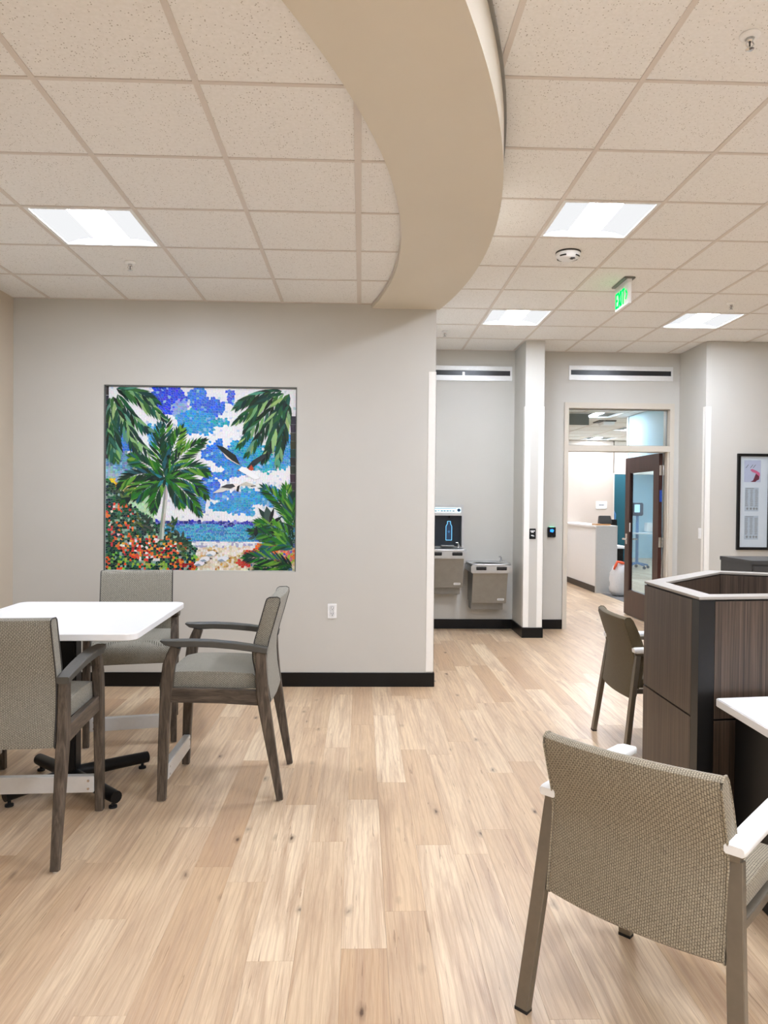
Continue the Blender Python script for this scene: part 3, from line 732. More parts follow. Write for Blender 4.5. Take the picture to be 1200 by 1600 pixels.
for k, (x0, x1, z0, z1) in enumerate(((-0.024, -0.016, 0.082, 0.096), (-0.013, -0.004, 0.080, 0.096), (-0.001, 0.008, 0.078, 0.096), (0.011, 0.024, 0.084, 0.096), (-0.018, 0.012, 0.072, 0.078), (-0.016, -0.004, 0.034, 0.046), (-0.001, 0.008, 0.030, 0.046), (0.010, 0.018, 0.030, 0.038))):
    m.box(x0, x1, -0.0092, -0.0078, z0, z1)
m.build('lettering', 'plastic_white', t, smooth=0)['kind'] = 'stuff'
# framed print
t = thing('framed_print', 'tall black frame with three matted prints on the right wall', 'picture frame', (4.312, YR, 0.998))
FWd, FH = 0.372, 1.057; e = 0.030
m = MB(); m.box(-FWd/2, FWd/2, -0.028, 0, 0, e); m.box(-FWd/2, FWd/2, -0.028, 0, FH-e, FH); m.box(-FWd/2, -FWd/2+e, -0.028, 0, e, FH-e); m.box(FWd/2-e, FWd/2, -0.028, 0, e, FH-e)
m.build('frame', 'plastic_black', t, smooth=0)
box('mat_board', -FWd/2+e, FWd/2-e, -0.012, -0.004, e, FH-e, 'paper', t)
pp = box('print', -0.11, 0.075, -0.0135, -0.0115, 0.745, 0.985, 'print_lilac', t)
m = MB()
m.prism_y([(-0.045, 0.880), (-0.02, 0.890), (0.03, 0.868), (0.062, 0.848), (0.066, 0.812), (0.045, 0.806), (0.02, 0.842), (-0.02, 0.856)], -0.0145, -0.0136)
m.build('pink_bloom', 'print_pink', pp, smooth=0)
m = MB(); m.prism_y([(0.0, 0.79), (0.02, 0.838), (0.045, 0.82), (0.060, 0.806), (0.056, 0.775), (0.03, 0.762), (0.015, 0.748), (-0.04, 0.748), (-0.01, 0.765)], -0.0149, -0.0142); m.build('dark_bloom', 'print_dark', pp, smooth=0)
m = MB()
for x0 in (-0.095, -0.045, -0.015): m.prism_y([(x0, 0.900), (x0+0.004, 0.898), (x0+0.034, 0.936), (x0+0.028, 0.936)], -0.0142, -0.0136)
m.build('script_title', 'ink', pp, smooth=0)['kind'] = 'stuff'
for z0 in (0.425, 0.115):
    q = box('print', -0.10, 0.055, -0.0135, -0.0115, z0, z0+0.26, 'paper_blue', t)
    m = MB()
    for cx in (-0.078, -0.023, 0.032):
        for k in range(18):
            wdt = 0.019*rnd.uniform(0.7, 1); m.box(cx-wdt, cx+wdt*rnd.uniform(0.6, 1), -0.0142, -0.0136, z0+0.055+k*0.0105, z0+0.0595+k*0.0105)
    m.box(-0.09, 0.0, -0.0142, -0.0136, z0+0.247, z0+0.254)
    for cx in (-0.07, -0.03, 0.005, 0.035): m.prism_y([(cx-0.014, z0+0.03), (cx, z0+0.012), (cx+0.014, z0+0.03), (cx, z0+0.044)], -0.0142, -0.0136)
    m.build('text_lines', 'coil_silver', q, smooth=0)['kind'] = 'stuff'
box('glazing', -FWd/2+e, FWd/2-e, -0.022, -0.020, e, FH-e, 'glass_print', t)

# ------------------------------------------------------------------ drinking fountains
def fountain(name, label, xc, zrim, body_bottom):
    t = thing(name, label, 'fountain', (xc, YB, body_bottom), 0, 'drinking fountains in the alcove')
    W, D = 0.455, 0.47; z1 = zrim-body_bottom
    bw = 0.395
    # sloped cabinet
    poly = [(-0.001, 0.0), (-D+0.155, 0.0), (-D+0.06, z1-0.105), (-0.001, z1-0.105)]
    m = MB(); m.rings([[(-bw/2, y, z) for y, z in poly], [(bw/2, y, z) for y, z in poly]]); m.build('cabinet', 'steel_dark', t, bevel=0.004)
    m = MB(); m.box(-bw/2+0.012, bw/2-0.012, -0.19, -0.002, -0.09, -0.001); m.build('lower_shroud', 'steel_dark', t, bevel=0.003)
    m = MB(); m.box(-W/2, W/2, -D, -0.001, z1-0.105, z1-0.016); m.build('apron', 'brushed_steel', t, bevel=0.010)
    # basin rim with dished centre
    n = 32; rg = []
    def sup(k, a, b, e): 
        th = 2*PI*k/n; c, s = math.cos(th), math.sin(th); return (a*math.copysign(abs(c)**e, c), -D/2+b*math.copysign(abs(s)**e, s))
    for (a, b, e, z) in ((W/2+0.004, D/2-0.001, 0.35, z1-0.016), (W/2+0.008, D/2+0.0, 0.35, z1-0.008), (W/2+0.004, D/2-0.004, 0.35, z1), (W/2-0.02, D/2-0.03, 0.5, z1), (W/2-0.045, D/2-0.06, 0.8, z1-0.012), (W/2-0.10, D/2-0.12, 1.0, z1-0.03), (0.03, 0.03, 1.0, z1-0.036)):
        rg.append([(sup(k, a, b, e)[0], sup(k, a, b, e)[1], z) for k in range(n)])
    MB().rings(rg).build('basin', 'brushed_steel', t, smooth=50)
    m = MB(); m.lathe([(0.016, 0), (0.02, 0.003), (0.0, 0.006)], (0, -D/2, z1-0.036), 14); m.build('drain', 'chrome', t)
    m = MB(); xs = 0.165; m.lathe([(0.014, 0), (0.014, 0.016), (0.009, 0.02)], (xs, -0.16, z1), 12)
    m.tube([(xs, -0.16, z1+0.01), (xs, -0.165, z1+0.045), (xs-0.012, -0.175, z1+0.062), (xs-0.03, -0.185, z1+0.060)], [0.010, 0.009, 0.008, 0.006]); m.build('bubbler', 'chrome', t)
    for dx in (-0.115, 0.115):
        p = box('push_bar', dx-0.058, dx+0.058, -D-0.004, -D+0.006, z1-0.070, z1-0.030, 'slot_black', t, bevel=0.004)
        box('grip', dx-0.050, dx+0.050, -D-0.0065, -D-0.003, z1-0.048, z1-0.036, 'charcoal', p, bevel=0.001)
    # small name plate near the lower right corner
    yb = lambda z: -D+0.155-(0.095)*(z/(z1-0.105))
    m = MB(); zz = 0.035; y = yb(zz+0.012)
    m.box(0.095, 0.170, y-0.004, y+0.002, zz, zz+0.022); np_ = m.build('name_plate', 'plastic_white', t, smooth=0)
    m = MB()
    for k in range(5): m.box(0.102+k*0.013, 0.110+k*0.013, y-0.0048, y-0.0035, zz+0.006, zz+0.016)
    m.build('plate_lettering', 'ink', np_, smooth=0)['kind'] = 'stuff'
    return t
fountain('drinking_fountain', 'upper steel drinking fountain below the bottle filler', 0.965, 0.965, 0.52)
fountain('drinking_fountain', 'lower steel drinking fountain beside the wall pier', 1.465, 0.805, 0.345)
# bottle filler
t = thing('bottle_filler', 'steel bottle filling station with dark niche and blue bottle mark', 'bottle filler', (0.962, YB, 0.975))
w2 = 0.232; hh = 0.49
m = MB(); m.box(-w2, w2, -0.10, -0.001, 0.36, hh); m.box(-w2, -w2+0.018, -0.10, -0.001, 0, 0.36); m.box(w2-0.018, w2, -0.10, -0.001, 0, 0.36); m.build('housing', 'brushed_steel', t, bevel=0.004)
box('niche', -w2+0.018, w2-0.018, -0.012, -0.002, 0, 0.36, 'basin_dark', t)
m = MB(); m.box(-w2+0.03, w2-0.03, -0.103, -0.099, 0.395, 0.455); dp = m.build('display_strip', 'panel_cyan', t, bevel=0.006)
m = MB()
for k in range(9): m.box(-0.17+k*0.034, -0.15+k*0.034+rnd.uniform(0, 0.008), -0.1045, -0.1028, 0.408+rnd.uniform(0, 0.006), 0.418+rnd.uniform(0, 0.004))
m.box(-0.18, 0.15, -0.1045, -0.1028, 0.440, 0.446); m.build('display_lettering', 'dark_blue', dp, smooth=0)['kind'] = 'stuff'
m = MB(); m.lathe([(0.020, -0.002), (0.020, 0.002)], (0, 0, 0), 14); kb = m.build('sensor_eye', 'dark_blue', dp); kb.rotation_euler = (PI/2, 0, 0); kb.location = (0.178, -0.104, 0.425)
# glowing outline of a bottle
bx = 0.075
ol = [(-0.034, 0.07), (0.034, 0.07), (0.034, 0.235), (0.018, 0.262), (0.018, 0.292), (-0.018, 0.292), (-0.018, 0.262), (-0.034, 0.235), (-0.034, 0.07)]
m = MB()
for p, q in zip(ol[:-1], ol[1:]): m.tube([(bx+p[0], -0.0135, p[1]), (bx+q[0], -0.0135, q[1])], 0.0026, 6)
m.build('bottle_outline', 'bottle_light', t)
m = MB(); m.prism_y([(bx-0.032, 0.072), (bx+0.032, 0.072), (bx+0.032, 0.233), (bx+0.016, 0.26), (bx+0.016, 0.29), (bx-0.016, 0.29), (bx-0.016, 0.26), (bx-0.032, 0.233)], -0.0128, -0.0118); m.build('bottle_fill', 'dark_blue', t, smooth=0)
m = MB(); m.lathe([(0.014, -0.001), (0.014, 0.001)], (0, 0, 0), 14); kb = m.build('drop_icon', 'screen_blue', t); kb.rotation_euler = (PI/2, 0, 0); kb.location = (bx, -0.0142, 0.17)
m = MB(); m.tube([(bx, -0.06, 0.36), (bx, -0.06, 0.33)], [0.016, 0.010]); m.build('spout', 'plastic_black', t)
box('drip_tray', -0.02, 0.13, -0.09, -0.02, 0.002, 0.012, 'brushed_steel', t, bevel=0.002)

# ------------------------------------------------------------------ ceiling lights
lm_frame = MB(); e = 0.02; LT = T-2*0.012
for (x0, x1, y0, y1) in ((0, LT, 0, e), (0, LT, LT-e, LT), (0, e, e, LT-e), (LT-e, LT, e, LT-e)): lm_frame.box(x0-LT/2, x1-LT/2, y0-LT/2, y1-LT/2, 0.001, 0.012)
side_l = MB(); h2 = LT/2-e
def reflector(sg):
    m = MB(); xs = [sg*h2, sg*(h2-0.06), sg*(h2-0.13), sg*0.105]; zs = [0.008, 0.030, 0.040, 0.036]
    m.rings([[(x, -h2, z) for x, z in zip(xs, zs)]+[(x, -h2, z+0.004) for x, z in zip(reversed(xs), reversed(zs))], [(x, h2, z) for x, z in zip(xs, zs)]+[(x, h2, z+0.004) for x, z in zip(reversed(xs), reversed(zs))]])
    return m
def lens_mesh():
    m = MB(); xs = [-0.105, -0.07, -0.03, 0.03, 0.07, 0.105]; zs = [0.036, 0.022, 0.014, 0.014, 0.022, 0.036]
    m.rings([[(x, -h2, z) for x, z in zip(xs, zs)]+[(0.105, -h2, 0.042), (-0.105, -h2, 0.042)], [(x, h2, z) for x, z in zip(xs, zs)]+[(0.105, h2, 0.042), (-0.105, h2, 0.042)]])
    return m
protos = {}
def troffer(cx, cy, z, label, group='recessed square ceiling lights', lens='lens'):
    if lens not in protos:
        t = thing('ceiling_light', label, 'ceiling light', (cx, cy, z), 0, group)
        lm_frame.build('frame', 'plastic_white', t, smooth=0)
        reflector(-1).build('reflector', 'reflector_glow', t); reflector(1).build('reflector', 'reflector_glow', t); lens_mesh().build('lens', lens, t)
        for sg in (-1, 1): MB().box(-h2, h2, sg*h2-0.002, sg*h2+0.002, 0.003, 0.048).build('end_cap', 'plastic_white', t, smooth=0)
        protos[lens] = t; return t
    c = copy_tree(protos[lens]); c.location = (cx, cy, z); tag(c, label, 'ceiling light', group); return c
LLAB = {(-3, 2): 'square recessed light in the lower ceiling above the dining table'}
RLAB = {(1, 2): 'large square recessed light right of the curved soffit, above the smoke detector', (1, 6): 'square recessed light in front of the fountain alcove', (4, 6): 'square recessed light beyond the exit sign at the right'}
for (i, j) in sorted(lights_l): troffer(XL0+(i+0.5)*T, YL0+(j+0.5)*T, ZL, LLAB.get((i, j), 'square recessed light behind the viewpoint'))
for (i, j) in sorted(lights_r):
    x, y = XR0+(i+0.5)*T, YR0+(j+0.5)*T
    if y < YN+0.3 or x > XR-0.3: continue
    if (x-CX)**2+(y-CY)**2 < (RO+0.45)**2 and y < 5.5 and x < 0.6: continue
    troffer(x, y, ZR, RLAB.get((i, j), 'square recessed light behind the viewpoint'))

# sprinklers, smoke detector, exit sign
def sprinkler(x, y, z, label):
    t = thing('sprinkler_head', label, 'sprinkler', (x, y, z), 0, 'ceiling sprinklers')
    MB().lathe([(0.036, 0.004), (0.038, 0.0), (0.036, -0.004), (0.030, -0.010), (0.018, -0.012), (0.014, -0.004)], n=24).build('escutcheon', 'plastic_white', t, smooth=50)
    MB().lathe([(0.012, -0.004), (0.012, -0.02), (0.008, -0.024)], n=12).build('body', 'chrome', t)
    m = MB()
    for s in (-1, 1): m.tube([(s*0.009, 0, -0.018), (s*0.016, 0, -0.032), (s*0.004, 0, -0.048)], 0.0028, 6)
    m.build('frame_arms', 'chrome', t)
    m = MB(); m.tube([(0, 0, -0.022), (0, 0, -0.046)], 0.003, 8); m.build('bulb', 'slot_black', t)
    MB().lathe([(0.004, -0.047), (0.016, -0.050), (0.016, -0.052), (0.0, -0.054)], n=12).build('deflector', 'chrome', t)
sprinkler(1.465, 2.76, ZR, 'white sprinkler head nearest the camera at top right')
sprinkler(3.268, 6.40, ZR, 'small sprinkler head near the right-hand far ceiling light')
sprinkler(0.861, 7.64, ZR, 'small sprinkler head above the fountain alcove')
sprinkler(-1.55, 4.93, ZL, 'small sprinkler head behind the light over the dining table')
t = thing('smoke_detector', 'round white smoke detector on a ceiling tile left of the exit sign', 'smoke detector', (1.462, 5.19, ZR))
MB().lathe([(0.088, 0.004), (0.089, 0.0), (0.087, -0.008)], n=32).build('base_ring', 'charcoal', t, smooth=40)
MB().lathe([(0.087, -0.006), (0.086, -0.024), (0.070, -0.040), (0.058, -0.046), (0.0, -0.048)], n=32).build('dome', 'plastic_white', t, smooth=40)
for a0 in (-2.3, -0.8, 0.7, 2.2):
    pts = [(0.079*math.cos(a0+k*0.1), 0.079*math.sin(a0+k*0.1), -0.034) for k in range(-3, 4)]
    m = MB(); m.tube(pts, 0.005, 6); m.build('vent_slot', 'slot_black', t)
m = MB()
for (x0, x1, y0, y1) in ((0.005, 0.035, -0.055, -0.035), (0.0, 0.045, -0.030, -0.024), (0.012, 0.03, -0.02, -0.01)): m.box(x0, x1, y0, y1, -0.0495, -0.0478)
m.build('label_print', 'ink', t, smooth=0)['kind'] = 'stuff'
t = thing('exit_sign', 'green lit EXIT sign with arrow hanging from the ceiling', 'exit sign', (2.10, 5.85, ZR))
m = MB(); m.box(-0.045, 0.045, -0.15, 0.15, -0.012, 0.003); m.build('canopy', 'steel_dark', t, bevel=0.004)
m = MB(); m.box(-0.018, 0.018, -0.145, 0.145, -0.045, -0.010); m.build('lamp_housing', 'aluminium', t, bevel=0.003)
m = MB(); m.box(-0.012, 0.012, -0.15, 0.15, -0.205, -0.042); m.build('acrylic_panel', 'plastic_white', t, bevel=0.002)
m = MB(); X0, X1 = -0.0145, -0.0118
def seg(y0, z0, y1, z1, th=0.020):     # stroke in the YZ plane, sign read from -X: left is +Y
    d = Vector((0, y1-y0, z1-z0)).normalized(); n = Vector((0, -d.z, d.y))*th/2; a = Vector((0, y0, z0)); b = Vector((0, y1, z1))
    q = [a-n, b-n, b+n, a+n]; m.rings([[Vector((X0, 0, 0))+p for p in q], [Vector((X1, 0, 0))+p for p in q]])
zt, zb, zm = -0.062, -0.186, -0.124
yE = 0.128; seg(yE, zb-0.0, yE, zt+0.0); seg(yE, zt-0.008, yE-0.044, zt-0.008, 0.018); seg(yE, zm, yE-0.038, zm, 0.018); seg(yE, zb+0.008, yE-0.044, zb+0.008, 0.018)
yX = 0.072; seg(yX, zt, yX-0.046, zb); seg(yX-0.046, zt, yX, zb)
seg(0.008, zt, 0.008, zb)
seg(-0.012, zt-0.008, -0.064, zt-0.008, 0.018); seg(-0.038, zt, -0.038, zb)
seg(-0.092, zm+0.036, -0.122, zm, 0.018); seg(-0.122, zm, -0.092, zm-0.036, 0.018)
m.build('exit_lettering', 'exit_green', t, smooth=0)['kind'] = 'stuff'

# ------------------------------------------------------------------ dining table
t = thing('dining_table', 'white square-cornered dining table on a black cross pedestal', 'table', (-1.505, 3.85, 0), math.radians(1.5))
def rrect(a, b, r, n=6):
    return [(cx+r*math.cos(t0+k*PI/2/n), cy+r*math.sin(t0+k*PI/2/n)) for cx, cy, t0 in ((a-r, b-r, 0), (-a+r, b-r, PI/2), (-a+r, -b+r, PI), (a-r, -b+r, 1.5*PI)) for k in range(n+1)]
m = MB(); ta, tb = 0.475, 0.53
m.rings([[(x, y, z) for x, y in rrect(ta-i, tb-i, 0.055)] for z, i in ((0.848, 0.003), (0.851, 0), (0.877, 0), (0.880, 0.003))]); m.build('tabletop', 'table_white', t)
m = MB(); m.box(-0.18, 0.18, -0.18, 0.18, 0.838, 0.847); m.build('top_plate', 'black_metal', t, smooth=0)
box('column', -0.028, 0.056, -0.092, -0.008, 0.06, 0.838, 'black_metal', t, bevel=0.006)
for k, (ex, ey) in enumerate(((0.335, 0.225), (0.335, -0.335), (-0.245, 0.205), (-0.205, -0.300))):
    f = MB(); f.tube([(0.014, -0.05, 0.072), (ex*0.5+0.007, ey*0.5-0.025, 0.066), (ex, ey, 0.058)], [0.034, 0.032, 0.030], 14); ft = f.build('cross_foot', 'black_metal', t, smooth=40)
    g2 = MB(); g2.lathe([(0.008, 0.03), (0.008, 0.012), (0.020, 0.010), (0.020, 0.0)], (ex*0.93, ey*0.93, 0), 14); g2.build('glide', 'rubber', ft)

# ------------------------------------------------------------------ wooden hip-height armchairs
def loft_back(stations, loop):
    # stations: (x, yshift, inset); loop: (y,z) closed
    cy = sum(p[0] for p in loop)/len(loop); cz = sum(p[1] for p in loop)/len(loop); rg = []
    for x, ys, ins in stations:
        ring = []
        for k, (y, z) in enumerate(loop):
            a = Vector(loop[k-1]); b = Vector(loop[(k+1) % len(loop)]); d = (b-a).normalized(); n = Vector((d.y, -d.x))
            if n.dot(Vector((y-cy, z-cz))) < 0 and False: n = -n
            ring.append((x, y+ys-n.x*ins, z-n.y*ins))
        rg.append(ring)
    return rg
def orient(loop):    # make loop counter-clockwise in (y,z) so that the normal (dz,-dy) points outward
    A = sum(loop[k][0]*loop[(k+1) % len(loop)][1]-loop[(k+1) % len(loop)][0]*loop[k][1] for k in range(len(loop)))
    return loop if A > 0 else loop[::-1]
def make_wood_chair(label):
    t = thing('dining_armchair', label, 'chair', (0, 0, 0), 0, 'wood-framed armchairs around the dining table')
    HX = 0.2515
    for s in (-1, 1):
        lg = MB().sweep(s*HX, [(0.290, 0.006), (0.283, 0.25), (0.272, 0.5), (0.266, 0.6), (0.256, 0.675), (0.240, 0.725), (0.224, 0.766)], [0.018, 0.020, 0.021, 0.021, 0.021, 0.02, 0.02], [0.020, 0.024, 0.027, 0.030, 0.030, 0.027, 0.024]).build('leg', 'chair_wood', t)
        MB().lathe([(0.013, 0.0), (0.013, 0.008)], (s*HX, 0.290, 0), 12).build('glide', 'chrome', lg)
        lg = MB().sweep(s*HX, [(-0.293, 0.006), (-0.252, 0.24), (-0.214, 0.46), (-0.203, 0.54), (-0.196, 0.64), (-0.193, 0.752)], [0.017, 0.019, 0.021, 0.021, 0.020, 0.019], [0.016, 0.023, 0.029, 0.030, 0.028, 0.025]).build('leg', 'chair_wood', t)
        MB().lathe([(0.012, 0.0), (0.012, 0.008)], (s*HX, -0.293, 0), 12).build('glide', 'chrome', lg)
        # armrest: long gentle arch with a pointed nose
        MB().sweep(s*(HX+0.004), [(0.296, 0.797), (0.270, 0.788), (0.22, 0.784), (0.14, 0.786), (0.044, 0.783), (-0.06, 0.774), (-0.15, 0.762), (-0.226, 0.750)],
                   [0.020, 0.026, 0.030, 0.031, 0.030, 0.028, 0.026, 0.025], [0.003, 0.012, 0.017, 0.016, 0.016, 0.016, 0.016, 0.015], 0.25).build('armrest', 'arm_grey', t, smooth=35)
        MB().sweep(s*(HX-0.004), [(0.255, 0.527), (0.0, 0.522), (-0.205, 0.512)], 0.014, [0.036, 0.036, 0.038], 0.2).build('side_rail', 'rail_wood', t)
    MB().box(-HX+0.02, HX-0.02, 0.235, 0.262, 0.485, 0.545).build('front_rail', 'rail_wood', t, bevel=0.003)
    MB().box(-HX+0.02, HX-0.02, -0.215, -0.19, 0.485, 0.545).build('rear_rail', 'rail_wood', t, bevel=0.003)
    # footrest bar
    fr = MB().box(-HX+0.02, HX-0.02, 0.262, 0.300, 0.098, 0.176).build('footrest_bar', 'aluminium', t, bevel=0.003)
    for s in (-1, 1):
        for z in (0.118, 0.156):
            b_ = MB().tube([(s*(HX-0.045), 0.299, z), (s*(HX-0.045), 0.304, z)], 0.006, 10).build('bolt', 'chrome', fr)
            b_ = MB().tube([(s*(HX-0.045), 0.263, z), (s*(HX-0.045), 0.258, z)], 0.006, 10).build('bolt', 'chrome', fr)
    # seat cushion with waterfall front
    SX = 0.229
    loop = orient([(-0.165, 0.55), (-0.165, 0.615), (-0.15, 0.628), (-0.05, 0.636), (0.10, 0.640), (0.22, 0.638), (0.275, 0.626), (0.306, 0.598), (0.314, 0.560), (0.306, 0.515), (0.292, 0.497), (0.276, 0.497), (0.266, 0.52), (0.262, 0.549)])
    st = [(-SX, 0, 0.008), (-SX+0.003, 0, 0.002), (-SX+0.02, 0, 0), (-0.1, 0, -0.003), (0, 0, -0.004), (0.1, 0, -0.003), (SX-0.02, 0, 0), (SX-0.003, 0, 0.002), (SX, 0, 0.008)]
    seat = MB().rings(loft_back(st, loop)).build('seat', 'weave_grey', t, smooth=45)
    BX = 0.2285
    loop = orient([(-0.172, 0.505), (-0.166, 0.62), (-0.150, 0.70), (-0.148, 0.74), (-0.160, 0.80), (-0.186, 0.89), (-0.212, 0.985), (-0.218, 1.000), (-0.230, 1.008), (-0.270, 1.010), (-0.282, 1.004), (-0.284, 0.985), (-0.258, 0.89), (-0.232, 0.80), (-0.219, 0.74), (-0.217, 0.68), (-0.222, 0.60), (-0.240, 0.49), (-0.236, 0.478), (-0.215, 0.478)])
    st = [(-BX, 0, 0.006), (-BX+0.002, 0, 0.002), (-BX+0.012, 0, 0), (-0.12, -0.006, 0), (0, -0.009, 0), (0.12, -0.006, 0), (BX-0.012, 0, 0), (BX-0.002, 0, 0.002), (BX, 0, 0.006)]
    bk = MB().rings(loft_back(st, loop)).build('backrest', 'weave_grey', t, smooth=45)
    for s in (-1, 1):
        MB().tube([(s*BX, y, z) for y, z in loop]+[(s*BX, loop[0][0], loop[0][1])], 0.0028, 5).build('piping', 'charcoal', bk)
    return t
chair0 = make_wood_chair('dining armchair right of the table, its side and back fully in view')
chair0.location = (-0.682, 3.873, 0); chair0.rotation_euler = (0, 0, PI/2)
c = copy_tree(chair0); c['label'] = 'dining armchair nearest the camera at the left edge, seen from behind'
ang = math.radians(2.9); rx, ry = -1.206-0.2515, 2.929-0.0127
c.rotation_euler = (0, 0, ang); c.location = (rx-math.sin(ang)*0.293, ry+math.cos(ang)*0.293, 0)
c = copy_tree(chair0); c['label'] = 'dining armchair behind the table below the mosaic, facing the camera'
ang = PI+math.radians(13.0); c.rotation_euler = (0, 0, ang); c.location = (-1.384-0.065, 4.448+0.283, 0)
c = copy_tree(chair0); c['label'] = 'dining armchair at the far left of the table, cut off by the picture edge'
c.rotation_euler = (0, 0, -PI/2); c.location = (-1.954-0.29, 3.795, 0)

# ------------------------------------------------------------------ metal guest chairs with white arm caps
def make_metal_chair(label, fabric):
    t = thing('guest_chair', label, 'chair', (0, 0, 0), 0, 'metal-framed guest chairs with white arm caps')
    HX = 0.270     # local y=0 at rear feet, +y forward
    for s in (-1, 1):
        xr = [s*(HX+0.030), s*(HX+0.006), s*(HX-0.014)]
        lg = MB().sweep(xr, [(0.0, 0.008), (0.040, 0.32), (0.078, 0.61)], 0.021, 0.0135, 0.15).build('leg', 'bronze', t)
        MB().box(s*(HX+0.030)-0.021, s*(HX+0.030)+0.021, -0.014, 0.014, 0, 0.010).build('glide', 'rubber', lg)
        lg = MB().sweep([s*(HX-0.024), s*(HX-0.010), s*(HX-0.004)], [(0.566, 0.008), (0.566, 0.36), (0.566, 0.612)], 0.021, 0.0135, 0.15).build('leg', 'bronze', t)
        MB().box(s*(HX-0.024)-0.021, s*(HX-0.024)+0.021, 0.552, 0.580, 0, 0.010).build('glide', 'rubber', lg)
        MB().sweep(s*(HX-0.012), [(0.06, 0.617), (0.3, 0.617), (0.575, 0.617)], 0.014, 0.008, 0.2).build('arm_rail', 'bronze', t)
        MB().sweep(s*(HX-0.010), [(0.052, 0.640), (0.065, 0.641), (0.2, 0.643), (0.4, 0.643), (0.56, 0.640), (0.605, 0.634), (0.618, 0.630)], [0.024, 0.027, 0.028, 0.029, 0.029, 0.026, 0.020], [0.012, 0.016, 0.016, 0.016, 0.016, 0.013, 0.008], 0.4).build('arm_cap', 'arm_white', t, smooth=50)
        MB().sweep(s*(HX-0.03), [(0.04, 0.40), (0.3, 0.395), (0.56, 0.40)], 0.012, 0.014, 0.2).build('seat_rail', 'bronze', t)
    MB().box(-HX+0.02, HX-0.02, 0.54, 0.562, 0.385, 0.410).build('front_rail', 'bronze', t, bevel=0.002)
    SX = 0.238
    loop = orient([(0.06, 0.412), (0.06, 0.450), (0.08, 0.468), (0.2, 0.476), (0.4, 0.480), (0.53, 0.474), (0.585, 0.452), (0.590, 0.425), (0.575, 0.412)])
    st = [(-SX, 0, 0.012), (-SX+0.004, 0, 0.004), (-SX+0.02, 0, 0), (-0.1, 0, -0.002), (0, 0, -0.003), (0.1, 0, -0.002), (SX-0.02, 0, 0), (SX-0.004, 0, 0.004), (SX, 0, 0.012)]
    MB().rings(loft_back(st, loop)).build('seat', fabric, t, smooth=45)
    BX = 0.246
    loop = orient([(0.062, 0.365), (0.086, 0.44), (0.108, 0.53), (0.116, 0.60), (0.104, 0.66), (0.074, 0.74), (0.040, 0.81), (0.024, 0.826), (0.006, 0.828), (-0.008, 0.818), (-0.008, 0.80), (0.018, 0.72), (0.042, 0.65), (0.050, 0.60), (0.046, 0.54), (0.034, 0.45), (0.022, 0.365), (0.034, 0.355), (0.05, 0.355)])
    def bow(x): return -0.030*(1-(x/BX)**2)
    xs = [-BX, -BX+0.003, -BX+0.014, -0.19, -0.13, -0.065, 0, 0.065, 0.13, 0.19, BX-0.014, BX-0.003, BX]; ins = [0.004, 0.0015, 0]+[0]*7+[0, 0.0015, 0.004]
    st = [(x, bow(x)+0.012, i) for x, i in zip(xs, ins)]
    bk = MB().rings(loft_back(st, loop)).build('backrest', fabric, t, smooth=45)
    for s in (-1, 1):
        MB().tube([(s*(BX-0.001), y+0.012, z) for y, z in loop]+[(s*(BX-0.001), loop[0][0]+0.012, loop[0][1])], 0.0034, 6).build('piping', fabric, bk)
    return t
a45 = math.radians(-45)
g1 = make_metal_chair('large taupe woven guest chair in the foreground at lower right', 'weave_taupe')
g1.rotation_euler = (0, 0, a45); g1.location = (0.497+0.290*0.7071, 2.104-0.290*0.7071, 0)
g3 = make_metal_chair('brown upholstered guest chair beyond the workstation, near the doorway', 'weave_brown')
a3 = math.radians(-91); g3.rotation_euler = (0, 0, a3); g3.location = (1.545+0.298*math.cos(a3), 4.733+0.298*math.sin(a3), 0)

# ------------------------------------------------------------------ workstation hub with desk
HZ = 1.12
hub = thing('workstation_hub', 'angular workstation screen with brown wood panels and pale top rim', 'office partition', (1.9, 3.4, 0))
poly = [(1.355, 2.870), (2.62, 3.035), (2.47, 3.84), (1.965, 4.065), (1.366, 3.463)]      # counter-clockwise
hp = [(x-1.9, y-3.4) for x, y in poly]
def inset(p, d):
    n = len(p); out = []
    for k in range(n):
        a, b, c_ = Vector(p[k-1]), Vector(p[k]), Vector(p[(k+1) % n])
        d1 = (b-a).normalized(); d2 = (c_-b).normalized(); n1 = Vector((-d1.y, d1.x)); n2 = Vector((-d2.y, d2.x))
        bis = (n1+n2).normalized(); out.append(tuple(b+bis*(d/max(0.2, bis.dot(n1)))))
    return out
i0, i1 = inset(hp, 0.010), inset(hp, 0.080)
n = len(hp); core = MB()
core.rings([[(*i0[k], 0.02), (*i0[k], HZ-0.012), (*i1[k], HZ-0.012), (*i1[k], 0.02)] for k in range(n)], closed=True)
core.build('frame_core', 'black_metal', hub, smooth=0)
o_, i_ = hp, inset(hp, 0.090)
MB().rings([[(*o_[k], HZ-0.011), (*o_[k], HZ), (*i_[k], HZ), (*i_[k], HZ-0.011)] for k in range(n)], closed=True).build('top_rim', 'cap_metal', hub, bevel=0.0015)
def panel_on(p, q, off0, off1, s0, s1, z0, z1, name, mat):
    a, b = Vector(p), Vector(q); d = (b-a).normalized(); nn = Vector((d.y, -d.x)); L = (b-a).length      # outward normal for ccw
    P = [a+d*s0+nn*off0, b-d*s1+nn*off0, b-d*s1+nn*off1, a+d*s0+nn*off1]
    m = MB(); m.prism([(v.x, v.y) for v in P][::-1], z0, z1); return m.build(name, mat, hub, smooth=0)
